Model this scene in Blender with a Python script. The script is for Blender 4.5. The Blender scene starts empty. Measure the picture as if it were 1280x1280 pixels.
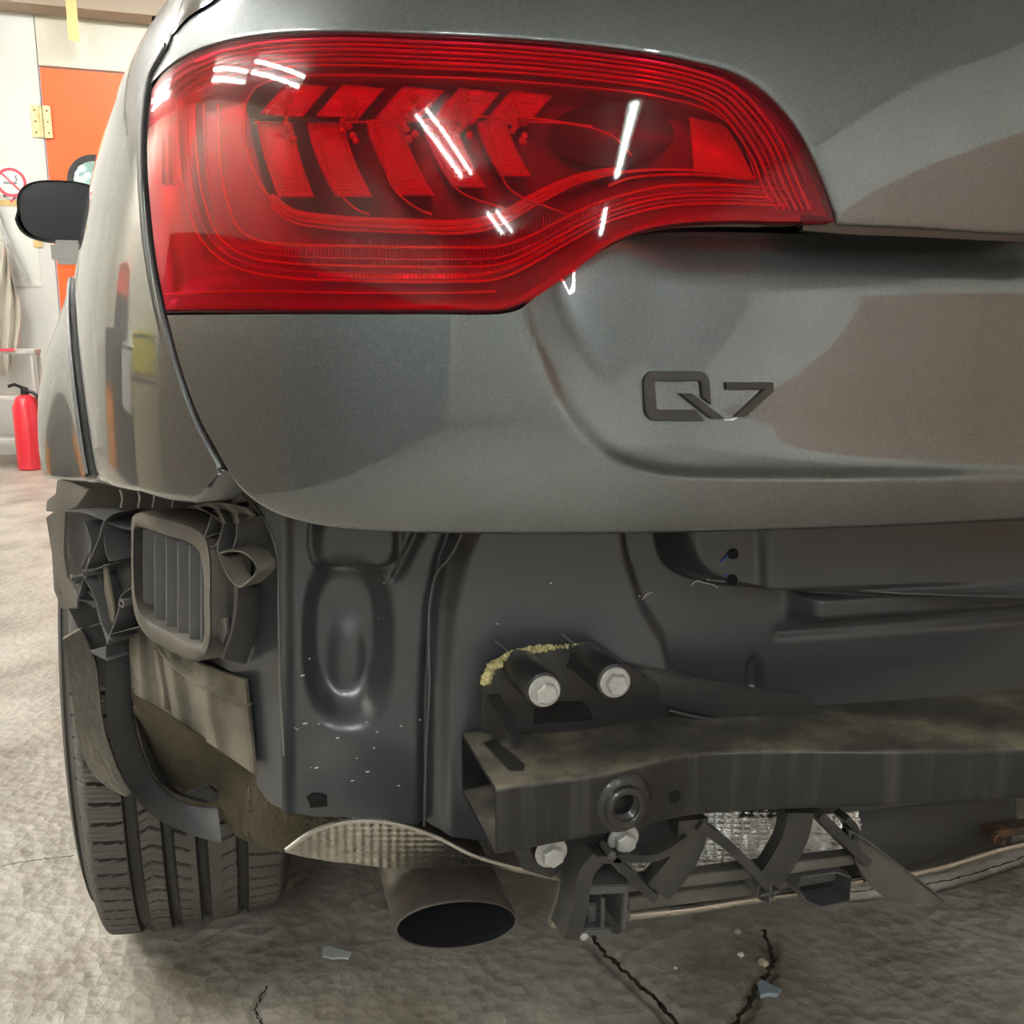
import bpy, bmesh, math, random
import numpy as np
from mathutils import Vector
random.seed(4)
SC = bpy.context.scene
COL = SC.collection
R = math.radians

# ------------------------------------------------------------------ camera
FPX, PITCH, YAW, CAMH = 1200.0, R(11), R(19), 0.95
cam = bpy.data.objects.new('camera', bpy.data.cameras.new('camera'))
COL.objects.link(cam); SC.camera = cam
cam.location = (0, 0, CAMH)
cam.rotation_euler = (R(90) - PITCH, 0, -YAW)
cam.data.sensor_width = 36; cam.data.sensor_height = 36
cam.data.lens = 36 * FPX / 1280
cam.data.clip_start = 0.02
# ------------------------------------------------------------------ world + exposure
SC.view_settings.view_transform = 'Standard'
SC.view_settings.look = 'None'
SC.view_settings.gamma = 1
SC.view_settings.use_curve_mapping = False
SC.view_settings.exposure = 1.5
w = bpy.data.worlds.new('world'); SC.world = w; w.use_nodes = True
w.node_tree.nodes['Background'].inputs[0].default_value = (0.9, 0.92, 1, 1)
w.node_tree.nodes['Background'].inputs[1].default_value = 0.3
TUBE_POWER = 42.0        # emission of the fluorescent tubes (they are built as lamps below)
SC.cycles.max_bounces = 10
SC.cycles.transparent_max_bounces = 12
SC.cycles.caustics_reflective = False
SC.cycles.caustics_refractive = False
SC.cycles.sample_clamp_indirect = 6

# ------------------------------------------------------------------ pixel helpers (photo measurements -> world points)
def ray(px, py):
    a = (np.asarray(px, float) - 640) / FPX; b = -(np.asarray(py, float) - 640) / FPX
    up = b * math.cos(PITCH) - math.sin(PITCH); fw = math.cos(PITCH) + b * math.sin(PITCH)
    return a * math.cos(YAW) + fw * math.sin(YAW), fw * math.cos(YAW) - a * math.sin(YAW), up
def aty(px, py, y):
    d = ray(px, py); t = y / d[1]; return Vector((float(d[0] * t), float(y), float(CAMH + d[2] * t)))
def atz(px, py, z=0.0):
    d = ray(px, py); t = (z - CAMH) / d[2]; return Vector((float(d[0] * t), float(d[1] * t), float(z)))
def crs(pts, n):
    """Catmull-Rom resample by arc length"""
    P = np.array([list(p) for p in pts], float)
    if len(P) == 2:
        t = np.linspace(0, 1, n)[:, None]; return P[0] * (1 - t) + P[1] * t
    Q = np.vstack([2 * P[0] - P[1], P, 2 * P[-1] - P[-2]])
    out = []
    for i in range(1, len(Q) - 2):
        p0, p1, p2, p3 = Q[i - 1], Q[i], Q[i + 1], Q[i + 2]
        d1 = max(np.linalg.norm(p1 - p0) ** .5, 1e-6); d2 = max(np.linalg.norm(p2 - p1) ** .5, 1e-6); d3 = max(np.linalg.norm(p3 - p2) ** .5, 1e-6)
        m1 = (p1 - p0) / d1 - (p2 - p0) / (d1 + d2) + (p2 - p1) / d2
        m2 = (p2 - p1) / d2 - (p3 - p1) / (d2 + d3) + (p3 - p2) / d3
        m1 *= d2; m2 *= d2
        for t in np.linspace(0, 1, 24, endpoint=False):
            out.append((2*t**3-3*t**2+1)*p1 + (t**3-2*t**2+t)*m1 + (-2*t**3+3*t**2)*p2 + (t**3-t**2)*m2)
    out.append(P[-1]); out = np.array(out)
    L = np.concatenate([[0], np.cumsum(np.linalg.norm(np.diff(out, axis=0), axis=1))])
    s = np.linspace(0, L[-1], n)
    return np.stack([np.interp(s, L, out[:, k]) for k in range(P.shape[1])], 1)
def sstep(a, b, x):
    t = np.clip((np.asarray(x, float) - a) / (b - a), 0, 1); return t * t * (3 - 2 * t)

# ------------------------------------------------------------------ the car's outer skin: y = F(x, z)
_pl = crs([(0.78, .652), (.6, .655), (.45, .666), (.25, .698), (.1, .752), (0.01, .828), (-.045, .92), (-.088, 1.06), (-.128, 1.3),
           (-.158, 1.6), (-.18, 2.0), (-.2, 2.6), (-.212, 3.3), (-.214, 4.3)], 4000)
_px = np.minimum.accumulate(_pl[:, 0]); _py = np.maximum.accumulate(_pl[:, 1])
def tumble(z):
    h = np.asarray(z, float) - .98; return .26 * (np.sqrt(h * h + .01) + h) / 2 + .6 * (np.sqrt((h - .28) ** 2 + .0036) + h - .28) / 2
def vert(z):
    z = np.asarray(z, float); u = z - 1.17; v = .795 - z
    return .42 * (np.sqrt(u * u + .0064) + u) / 2 + .6 * (np.sqrt(v * v + .0003) + v) / 2
def Fskin(x, z):
    x = np.asarray(x, float) - tumble(z)
    y = np.interp(np.minimum(x, .78), _px[::-1], _py[::-1]) + .09 * np.maximum(x - .78, 0) ** 2
    y = np.where(x < _px[-1], 4.3 + (_px[-1] - x) * 60, y)
    return y + vert(z)
def Xskin(y, z):
    yy = np.asarray(y, float) - vert(z)
    return np.interp(yy, _py, _px) + tumble(z)
def hit(px, py, F=Fskin):
    dx, dy, dz = ray(px, py)
    def gf(m): return dy * m - F(dx * m, CAMH + dz * m)
    lo = np.full(np.shape(dx), .3); hi = np.full(np.shape(dx), np.nan); gb = np.full(np.shape(dx), -1e9); tb = np.full(np.shape(dx), 1.)
    pt = .3
    for tt in np.linspace(.37, 2.3, 64):
        gg_ = gf(np.full(np.shape(dx), tt)); new = np.isnan(hi) & (gg_ >= 0)
        hi = np.where(new, tt, hi); lo = np.where(new, pt, lo); bet = gg_ > gb; tb = np.where(bet, tt, tb); gb = np.where(bet, gg_, gb); pt = tt
    miss = np.isnan(hi); lo = np.where(miss, tb, lo); hi = np.where(miss, tb, hi)
    for _ in range(26):
        m = (lo + hi) / 2; g = dy * m - F(dx * m, CAMH + dz * m)
        lo = np.where(g < 0, m, lo); hi = np.where(g < 0, hi, m)
    return dx, dy, dz, (lo + hi) / 2
def onskin(px, py, d=0.0, F=Fskin):
    """point on the skin under the photo's point, d metres further along the sight line"""
    dx, dy, dz, t = hit(px, py, F); n = np.sqrt(dx * dx + dy * dy + dz * dz); t = t + np.asarray(d) / n
    return np.stack([dx * t, dy * t, CAMH + dz * t], -1)
def gridhit(nj, ni, fn):
    """fn(j, i) -> x, y, depth; all hits solved in one go"""
    Q_ = np.array([[fn(j, i) for i in range(ni)] for j in range(nj)], float); return onskin(Q_[..., 0], Q_[..., 1], Q_[..., 2])
def linehit(q, d): q = np.asarray(q, float); return [V3(p) for p in onskin(q[:, 0], q[:, 1], d)]
def V3(a): return Vector((float(a[0]), float(a[1]), float(a[2])))

# ------------------------------------------------------------------ materials
def newmat(name):
    m = bpy.data.materials.new(name); m.use_nodes = True
    nt = m.node_tree; return m, nt, nt.nodes['Principled BSDF']
def N(nt, t, **kw):
    n = nt.nodes.new(t)
    for k, v in kw.items():
        if k.startswith('i_'):
            n.inputs[k[2:].replace('_', ' ')].default_value = v
        else: setattr(n, k, v)
    return n
def ramp(nt, stops):
    r = nt.nodes.new('ShaderNodeValToRGB'); e = r.color_ramp.elements
    while len(e) < len(stops): e.new(.5)
    for el, (p, c) in zip(e, stops): el.position = p; el.color = (*c, 1)
    return r
def mat(name, col, rough=.5, metal=0, coat=0, col2=None, scale=20, lo=.4, hi=.6, bump=0, bscale=200, detail=6, spec=.5, stretch=None, roughcoat=.03):
    m, nt, b = newmat(name)
    b.inputs['Base Color'].default_value = (*col, 1); b.inputs['Roughness'].default_value = rough
    b.inputs['Metallic'].default_value = metal; b.inputs['Coat Weight'].default_value = coat
    b.inputs['Coat Roughness'].default_value = roughcoat; b.inputs['Specular IOR Level'].default_value = spec
    tc = N(nt, 'ShaderNodeTexCoord'); src = tc.outputs['Object']
    if stretch:
        mp = N(nt, 'ShaderNodeMapping'); mp.inputs['Scale'].default_value = stretch
        nt.links.new(src, mp.inputs[0]); src = mp.outputs[0]
    if col2:
        n = N(nt, 'ShaderNodeTexNoise'); n.inputs['Scale'].default_value = scale; n.inputs['Detail'].default_value = detail
        nt.links.new(src, n.inputs['Vector']); r = ramp(nt, [(lo, col), (hi, col2)])
        nt.links.new(n.outputs['Fac'], r.inputs[0]); nt.links.new(r.outputs[0], b.inputs['Base Color'])
        ad = N(nt, 'ShaderNodeMapRange'); ad.inputs['To Min'].default_value = max(rough - .08, 0); ad.inputs['To Max'].default_value = min(rough + .25, 1)
        ad.inputs['From Min'].default_value = lo; ad.inputs['From Max'].default_value = hi
        nt.links.new(n.outputs['Fac'], ad.inputs[0]); nt.links.new(ad.outputs[0], b.inputs['Roughness'])
    if bump:
        n2 = N(nt, 'ShaderNodeTexNoise'); n2.inputs['Scale'].default_value = bscale; n2.inputs['Detail'].default_value = 5
        nt.links.new(src, n2.inputs['Vector']); bp = N(nt, 'ShaderNodeBump'); bp.inputs['Strength'].default_value = bump; bp.inputs['Distance'].default_value = .002
        nt.links.new(n2.outputs['Fac'], bp.inputs['Height']); nt.links.new(bp.outputs[0], b.inputs['Normal'])
    return m
def emit(name, col, s):
    m, nt, b = newmat(name); b.inputs['Base Color'].default_value = (*col, 1)
    b.inputs['Emission Color'].default_value = (*col, 1); b.inputs['Emission Strength'].default_value = s; return m

def make_paint():
    m, nt, b = newmat('grey metallic paint')
    tc = N(nt, 'ShaderNodeTexCoord')
    v = N(nt, 'ShaderNodeTexVoronoi'); v.inputs['Scale'].default_value = 900
    nt.links.new(tc.outputs['Object'], v.inputs['Vector'])
    r = ramp(nt, [(0, (.10, .114, .120)), (.5, (.125, .139, .145)), (1, (.155, .172, .178))])
    nt.links.new(v.outputs['Color'], r.inputs[0]); nt.links.new(r.outputs[0], b.inputs['Base Color'])
    # wavering of the flakes
    n = N(nt, 'ShaderNodeTexNoise'); n.inputs['Scale'].default_value = 700; n.inputs['Detail'].default_value = 2
    nt.links.new(tc.outputs['Object'], n.inputs['Vector'])
    bp = N(nt, 'ShaderNodeBump'); bp.inputs['Strength'].default_value = .08; bp.inputs['Distance'].default_value = .0005
    nt.links.new(n.outputs['Fac'], bp.inputs['Height']); nt.links.new(bp.outputs[0], b.inputs['Normal'])
    b.inputs['Metallic'].default_value = .9; b.inputs['Roughness'].default_value = .42
    b.inputs['Coat Weight'].default_value = 1; b.inputs['Coat Roughness'].default_value = .02; b.inputs['Coat IOR'].default_value = 2.0
    return m
PAINT = make_paint()
INNER = mat('dark body paint', (.060, .068, .079), .3, .3, .7, col2=(.068, .074, .082), scale=2.5, lo=.2, hi=.8, bump=.05, bscale=60, roughcoat=.2)
SEAL = mat('sealer bead', (.16, .16, .155), .4, bump=.5, bscale=150)
BLACKP = mat('black plastic', (.022, .022, .023), .45, bump=.15, bscale=300)
DUSTYP = mat('dusty plastic', (.075, .072, .068), .55, col2=(.17, .152, .13), scale=16, lo=.35, hi=.72, bump=.25, bscale=120)
GREYP = mat('grey plastic', (.09, .091, .096), .5, col2=(.13, .126, .117), scale=12, lo=.4, hi=.7, bump=.1)
DIRT = mat('dirty sheet metal', (.13, .115, .09), .7, col2=(.27, .24, .195), scale=11, lo=.38, hi=.68, bump=.5, bscale=90)
FELT = mat('dusty felt', (.19, .17, .14), .95, col2=(.27, .24, .2), scale=25, lo=.3, hi=.7, bump=.5, bscale=160, spec=.1)
MUD = mat('dried mud', (.055, .047, .033), .8, col2=(.12, .102, .072), scale=14, lo=.35, hi=.72, bump=.7, bscale=70, spec=.2)
RUBBER = mat('tyre rubber', (.085, .08, .073), .62, col2=(.14, .13, .115), scale=9, lo=.3, hi=.75, bump=.2, bscale=150, spec=.35)
ZINC = mat('zinc bolt', (.62, .63, .62), .4, .35, col2=(.5, .5, .49), scale=90, lo=.45, hi=.75, bump=.3, bscale=200)
FOIL = mat('embossed foil', (.62, .6, .55), .33, .95, col2=(.42, .39, .33), scale=12, lo=.4, hi=.75)
FOILB = mat('bright foil', (.95, .95, .93), .28, .8, col2=(.8, .8, .78), scale=12, lo=.45, hi=.8)
EXH = mat('sooty steel', (.03, .03, .033), .5, .5, col2=(.06, .055, .05), scale=18, lo=.45, hi=.75)
PIPE = mat('brown heated pipe', (.10, .085, .07), .55, .4, col2=(.06, .05, .045), scale=14)
SOOT = mat('soot', (.006, .006, .008), .9)
BADGE = mat('badge dark metal', (.05, .046, .042), .4, .5)
CHROME = mat('chrome', (.8, .8, .8), .1, 1)
BLACKGLOSS = mat('black gloss', (.012, .012, .013), .12, coat=1)
CRUMB = mat('yellow crumbly foam', (.55, .48, .22), .8, col2=(.75, .68, .38), scale=150, bump=1, bscale=300)
RUST = mat('rusty metal', (.16, .075, .035), .8, col2=(.08, .055, .04), scale=60, bump=.5)
BLUE = mat('blue marker ink', (.05, .12, .55), .5)
GLASS = mat('dark window glass', (.05, .045, .04), .06, coat=1)
HOLE = mat('hole black', (.004, .004, .004), .9)  # shade inside holes painted as flat near-black; also fills hidden boxes

def make_beam():
    m, nt, b = newmat('black painted steel with dust on top')
    tc = N(nt, 'ShaderNodeTexCoord'); n = N(nt, 'ShaderNodeTexNoise'); n.inputs['Scale'].default_value = 13; n.inputs['Detail'].default_value = 9; n.inputs['Roughness'].default_value = .65
    nt.links.new(tc.outputs['Object'], n.inputs['Vector'])
    r = ramp(nt, [(.36, (.05, .048, .043)), (.5, (.10, .092, .075)), (.68, (.26, .23, .17))]); nt.links.new(n.outputs['Fac'], r.inputs[0])
    g = N(nt, 'ShaderNodeNewGeometry'); sx = N(nt, 'ShaderNodeSeparateXYZ'); nt.links.new(g.outputs['Normal'], sx.inputs[0])
    mr = N(nt, 'ShaderNodeMapRange'); mr.inputs['From Min'].default_value = .45; mr.inputs['From Max'].default_value = .9; nt.links.new(sx.outputs['Z'], mr.inputs[0])
    mp = N(nt, 'ShaderNodeMapping'); mp.inputs['Scale'].default_value = (60, 60, 4); nt.links.new(tc.outputs['Object'], mp.inputs[0])
    n2 = N(nt, 'ShaderNodeTexNoise'); n2.inputs['Scale'].default_value = 1; n2.inputs['Detail'].default_value = 6; nt.links.new(mp.outputs[0], n2.inputs['Vector'])
    r2 = ramp(nt, [(.5, (.018, .018, .019)), (.8, (.065, .062, .056))]); nt.links.new(n2.outputs['Fac'], r2.inputs[0])
    mx = N(nt, 'ShaderNodeMix', data_type='RGBA'); nt.links.new(mr.outputs[0], mx.inputs[0]); nt.links.new(r2.outputs[0], mx.inputs[6]); nt.links.new(r.outputs[0], mx.inputs[7])
    nt.links.new(mx.outputs[2], b.inputs['Base Color'])
    mr2 = N(nt, 'ShaderNodeMapRange'); mr2.inputs['To Min'].default_value = .3; mr2.inputs['To Max'].default_value = .62
    nt.links.new(mr.outputs[0], mr2.inputs[0]); nt.links.new(mr2.outputs[0], b.inputs['Roughness'])
    n3 = N(nt, 'ShaderNodeTexNoise'); n3.inputs['Scale'].default_value = 90; nt.links.new(tc.outputs['Object'], n3.inputs['Vector'])
    bp = N(nt, 'ShaderNodeBump'); bp.inputs['Strength'].default_value = .25; bp.inputs['Distance'].default_value = .002
    nt.links.new(n3.outputs['Fac'], bp.inputs['Height']); nt.links.new(bp.outputs[0], b.inputs['Normal'])
    return m
BEAM = make_beam()

def make_lens():
    m = bpy.data.materials.new('red lens'); m.use_nodes = True; nt = m.node_tree; nt.nodes.clear()
    out = N(nt, 'ShaderNodeOutputMaterial'); tr = N(nt, 'ShaderNodeBsdfTransparent'); tr.inputs[0].default_value = (.95, .012, .07, 1)
    gl = N(nt, 'ShaderNodeBsdfGlossy'); gl.inputs['Roughness'].default_value = .035; gl.inputs[0].default_value = (1, 1, 1, 1)
    df = N(nt, 'ShaderNodeBsdfDiffuse'); df.inputs[0].default_value = (.75, .006, .04, 1)
    m0 = N(nt, 'ShaderNodeMixShader'); m0.inputs[0].default_value = .06; nt.links.new(tr.outputs[0], m0.inputs[1]); nt.links.new(df.outputs[0], m0.inputs[2])
    fr = N(nt, 'ShaderNodeFresnel'); fr.inputs[0].default_value = 1.36
    mx = N(nt, 'ShaderNodeMixShader'); nt.links.new(fr.outputs[0], mx.inputs[0]); nt.links.new(m0.outputs[0], mx.inputs[1]); nt.links.new(gl.outputs[0], mx.inputs[2])
    nt.links.new(mx.outputs[0], out.inputs[0]); return m
LENS = make_lens()
HOUSE = mat('pale lamp housing', (.42, .38, .42), .35, .2)
HOUSED = mat('grey lamp housing', (.10, .08, .09), .3, .3)
GUIDE = mat('red light guide', (1, .45, .3), .15, coat=1)
RIBM = mat('clear rib plastic', (.95, .75, .75), .12, .3, coat=1)
REFL = mat('vacuum silvered reflector', (.95, .88, .88), .16, .75)

# ------------------------------------------------------------------ mesh helpers
def link(name, verts, faces, m, parent=None, smooth=True, auto=None):
    me = bpy.data.meshes.new(name); me.from_pydata([tuple(map(float, v)) for v in verts], [], [tuple(map(int, f)) for f in faces]); me.update()
    if m: me.materials.append(m)
    if smooth: me.polygons.foreach_set('use_smooth', [True] * len(me.polygons))
    o = bpy.data.objects.new(name, me); COL.objects.link(o)
    if auto is not None:
        bm = bmesh.new(); bm.from_mesh(me); bmesh.ops.recalc_face_normals(bm, faces=bm.faces)
        for e in bm.edges:
            if len(e.link_faces) == 2 and e.calc_face_angle(0) > R(auto): e.smooth = False
        bm.to_mesh(me); bm.free()
    if parent: o.parent = parent
    return o
def from_bm(name, bm, m, parent=None, auto=35, bevel=0, seg=2):
    if bevel:
        es = [e for e in bm.edges if len(e.link_faces) == 2 and e.calc_face_angle(0) > R(30)]
        bmesh.ops.bevel(bm, geom=es, offset=bevel, segments=seg, affect='EDGES', clamp_overlap=True)
    bmesh.ops.recalc_face_normals(bm, faces=bm.faces)
    me = bpy.data.meshes.new(name)
    for f in bm.faces: f.smooth = True
    for e in bm.edges:
        if len(e.link_faces) == 2 and e.calc_face_angle(0) > R(auto): e.smooth = False
    bm.to_mesh(me); bm.free(); me.materials.append(m)
    o = bpy.data.objects.new(name, me); COL.objects.link(o)
    if parent: o.parent = parent
    return o
def empty(name, loc=(0, 0, 0), parent=None):
    o = bpy.data.objects.new(name, None); COL.objects.link(o); o.location = loc; o.empty_display_size = .05
    if parent: o.parent = parent
    return o
def tag(o, label=None, cat=None, group=None, kind=None):
    for k, v in (('label', label), ('category', cat), ('group', group), ('kind', kind)):
        if v: o[k] = v
    return o
def gridmesh(P):
    nv, nu = P.shape[:2]
    faces = [(j * nu + i, j * nu + i + 1, (j + 1) * nu + i + 1, (j + 1) * nu + i) for j in range(nv - 1) for i in range(nu - 1)]
    return P.reshape(-1, 3), faces
def pxgrid(rows, nu, nv):
    A = np.stack([crs(r, nu) for r in rows])
    if len(rows) == 2:
        t = np.linspace(0, 1, nv)[:, None, None]; return A[0] * (1 - t) + A[1] * t
    return np.stack([crs(A[:, i], nv) for i in range(nu)], 1)
def box(bm, c, s, mtx=None):
    r = bmesh.ops.create_cube(bm, size=1)
    for v in r['verts']:
        v.co = Vector((v.co.x * s[0], v.co.y * s[1], v.co.z * s[2]))
        if mtx: v.co = mtx @ v.co
        v.co += Vector(c)
    return r['verts']
def boxo(name, lo, hi, m, parent=None, bevel=0):
    bm = bmesh.new(); box(bm, [(a + b) / 2 for a, b in zip(lo, hi)], [b - a for a, b in zip(lo, hi)])
    return from_bm(name, bm, m, parent, bevel=bevel)
def prism(name, pts, ext, m, parent=None, bevel=0, seg=2, holes=None):
    """closed outline of 3-D points pushed along ext"""
    bm = bmesh.new(); vs = [bm.verts.new(p) for p in pts]; f = bm.faces.new(vs)
    r = bmesh.ops.extrude_face_region(bm, geom=[f])
    for v in r['geom']:
        if isinstance(v, bmesh.types.BMVert): v.co += Vector(ext)
    return from_bm(name, bm, m, parent, bevel=bevel, seg=seg)
def frame_axes(pts):
    P = [Vector(p) for p in pts]; T = []
    for i in range(len(P)):
        a = P[max(i - 1, 0)]; b = P[min(i + 1, len(P) - 1)]; T.append((b - a).normalized())
    up = Vector((0, 0, 1)) if abs(T[0].z) < .9 else Vector((0, 1, 0)); n = (up - T[0] * up.dot(T[0])).normalized(); Ns = [n]
    for i in range(1, len(P)):
        n = (Ns[-1] - T[i] * Ns[-1].dot(T[i])); n.normalize(); Ns.append(n)
    return P, T, Ns
def sweep(pts, prof, closed=True, caps=True, scale=None):
    """prof: list of (u,v) in the normal/binormal plane"""
    P, T, Ns = frame_axes(pts); V = []; Fc = []; k = len(prof)
    for i, p in enumerate(P):
        b = T[i].cross(Ns[i]); s = scale[i] if scale is not None else 1
        for u, v in prof: V.append(p + Ns[i] * u * s + b * v * s)
    for i in range(len(P) - 1):
        for j in range(k if closed else k - 1):
            j2 = (j + 1) % k; Fc.append((i * k + j, i * k + j2, (i + 1) * k + j2, (i + 1) * k + j))
    if caps and closed: Fc.append(tuple(range(k))[::-1]); Fc.append(tuple((len(P) - 1) * k + j for j in range(k)))
    return V, Fc
def tube(name, pts, r, m, parent=None, n=10, res=None, scale=None):
    if res: pts = crs(pts, res)
    prof = [(r * math.cos(2 * math.pi * i / n), r * math.sin(2 * math.pi * i / n)) for i in range(n)]
    V, Fc = sweep(pts, prof, scale=scale); return link(name, V, Fc, m, parent, auto=50)
def bar(name, pts, w_, t_, m, parent=None, res=None):
    if res: pts = crs(pts, res)
    V, Fc = sweep(pts, [(-w_ / 2, -t_ / 2), (w_ / 2, -t_ / 2), (w_ / 2, t_ / 2), (-w_ / 2, t_ / 2)])
    return link(name, V, Fc, m, parent, auto=30)
def lathe(name, c, axis, prof, m, parent=None, n=40, auto=30, sx=1.0, xdir=None):
    """prof: (distance along axis, radius)"""
    a = Vector(axis).normalized(); u = Vector(xdir) if xdir else (Vector((0, 0, 1)) if abs(a.z) < .9 else Vector((1, 0, 0)))
    u = (u - a * u.dot(a)).normalized(); v = a.cross(u); V = []; Fc = []
    for h, r in prof:
        for i in range(n):
            t = 2 * math.pi * i / n; V.append(Vector(c) + a * h + u * (r * sx * math.cos(t)) + v * (r * math.sin(t)))
    k = len(prof)
    for j in range(k - 1):
        for i in range(n):
            i2 = (i + 1) % n; Fc.append((j * n + i, j * n + i2, (j + 1) * n + i2, (j + 1) * n + i))
    if prof[0][1] > 1e-5: Fc.append(tuple(range(n)))
    if prof[-1][1] > 1e-5: Fc.append(tuple((k - 1) * n + i for i in range(n)))
    return link(name, V, Fc, m, parent, auto=auto)
def sheet(name, G, thick, direction, m, parent=None, auto=40):
    """grid of points given thickness along a direction"""
    G = np.asarray(G, float); nv, nu = G.shape[:2]; B = G + np.array(direction) * thick
    V, Fc = gridmesh(G); V2, F2 = gridmesh(B); o = len(V); V = np.vstack([V, V2]); Fc = list(Fc) + [tuple(x + o for x in f[::-1]) for f in F2]
    ring = [i for i in range(nu)] + [j * nu + nu - 1 for j in range(1, nv)] + [(nv - 1) * nu + i for i in range(nu - 2, -1, -1)] + [j * nu for j in range(nv - 2, 0, -1)]
    for a, b in zip(ring, ring[1:] + ring[:1]): Fc.append((a, b, b + o, a + o))
    return link(name, V, Fc, m, parent, auto=auto)
def hexbolt(name, c, axis, rf, rh, h, m, parent, flange=.004, turn=0.0):
    """flanged hexagon head, axis points out towards the viewer"""
    a = Vector(axis).normalized(); u = Vector((0, 0, 1)); u = (u - a * u.dot(a)).normalized(); v = a.cross(u); bm = bmesh.new()
    def ring(r, hh, n, t0=0): return [bm.verts.new(Vector(c) + a * hh + (u * math.cos(t0 + 2 * math.pi * i / n) + v * math.sin(t0 + 2 * math.pi * i / n)) * r) for i in range(n)]
    prev = ring(rf * .97, 0, 36)
    bm.faces.new(prev)
    for r, hh in ((rf, .001), (rf, flange * .7), (rf * .93, flange)):
        cur = ring(r, hh, 36); [bm.faces.new((prev[i], prev[(i + 1) % 36], cur[(i + 1) % 36], cur[i])) for i in range(36)]; prev = cur
    bm.faces.new(prev)
    prev = ring(rh, flange * .8, 6, turn)
    for r, hh in ((rh, flange + h * .85), (rh * .88, flange + h)):
        cur = ring(r, hh, 6, turn); [bm.faces.new((prev[i], prev[(i + 1) % 6], cur[(i + 1) % 6], cur[i])) for i in range(6)]; prev = cur
    bm.faces.new(prev)
    return from_bm(name, bm, m, parent, auto=25)

# ================================================================== THE SETTING
WALLY = 8.0; CEIL = 3.35
CONC, nt, b = newmat('old concrete')
def make_concrete():
    tc = N(nt, 'ShaderNodeTexCoord')
    n = N(nt, 'ShaderNodeTexNoise'); n.inputs['Scale'].default_value = 3.2; n.inputs['Detail'].default_value = 10; n.inputs['Roughness'].default_value = .65
    nt.links.new(tc.outputs['Object'], n.inputs['Vector'])
    r = ramp(nt, [(.33, (.22, .19, .15)), (.5, (.40, .37, .32)), (.68, (.56, .53, .465))]); nt.links.new(n.outputs['Fac'], r.inputs[0])
    nt.links.new(r.outputs[0], b.inputs['Base Color'])
    n2 = N(nt, 'ShaderNodeTexNoise'); n2.inputs['Scale'].default_value = 30; n2.inputs['Detail'].default_value = 4
    v = N(nt, 'ShaderNodeTexVoronoi'); v.inputs['Scale'].default_value = 45; nt.links.new(tc.outputs['Object'], v.inputs['Vector'])
    nt.links.new(tc.outputs['Object'], n2.inputs['Vector'])
    ad = N(nt, 'ShaderNodeMath', operation='MULTIPLY_ADD'); ad.inputs[1].default_value = .5
    nt.links.new(v.outputs['Distance'], ad.inputs[0]); nt.links.new(n2.outputs['Fac'], ad.inputs[2])
    bp = N(nt, 'ShaderNodeBump'); bp.inputs['Strength'].default_value = .55; bp.inputs['Distance'].default_value = .012
    nt.links.new(ad.outputs[0], bp.inputs['Height']); nt.links.new(bp.outputs[0], b.inputs['Normal'])
    b.inputs['Roughness'].default_value = .42
make_concrete()
PLASTER = mat('off-white wall board', (.74, .75, .72), .6, col2=(.66, .66, .62), scale=1.2, lo=.4, hi=.75)
PLASTER2 = mat('cream wall board', (.70, .68, .58), .6, col2=(.63, .60, .5), scale=1.5, lo=.4, hi=.75)
BROWNW = mat('brown roller shutter', (.44, .29, .21), .6, col2=(.52, .36, .27), scale=1.5, lo=.35, hi=.7)
CEILM = mat('grey ceiling board', (.46, .47, .45), .7)
WOODM = mat('brown beam paint', (.34, .27, .2), .6)
ORANGE = mat('orange door paint', (.90, .13, .02), .45)
CRACK = mat('black crack dirt', (.03, .025, .02), .95, col2=(.07, .06, .045), scale=60, bump=.6, spec=.1)
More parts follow.
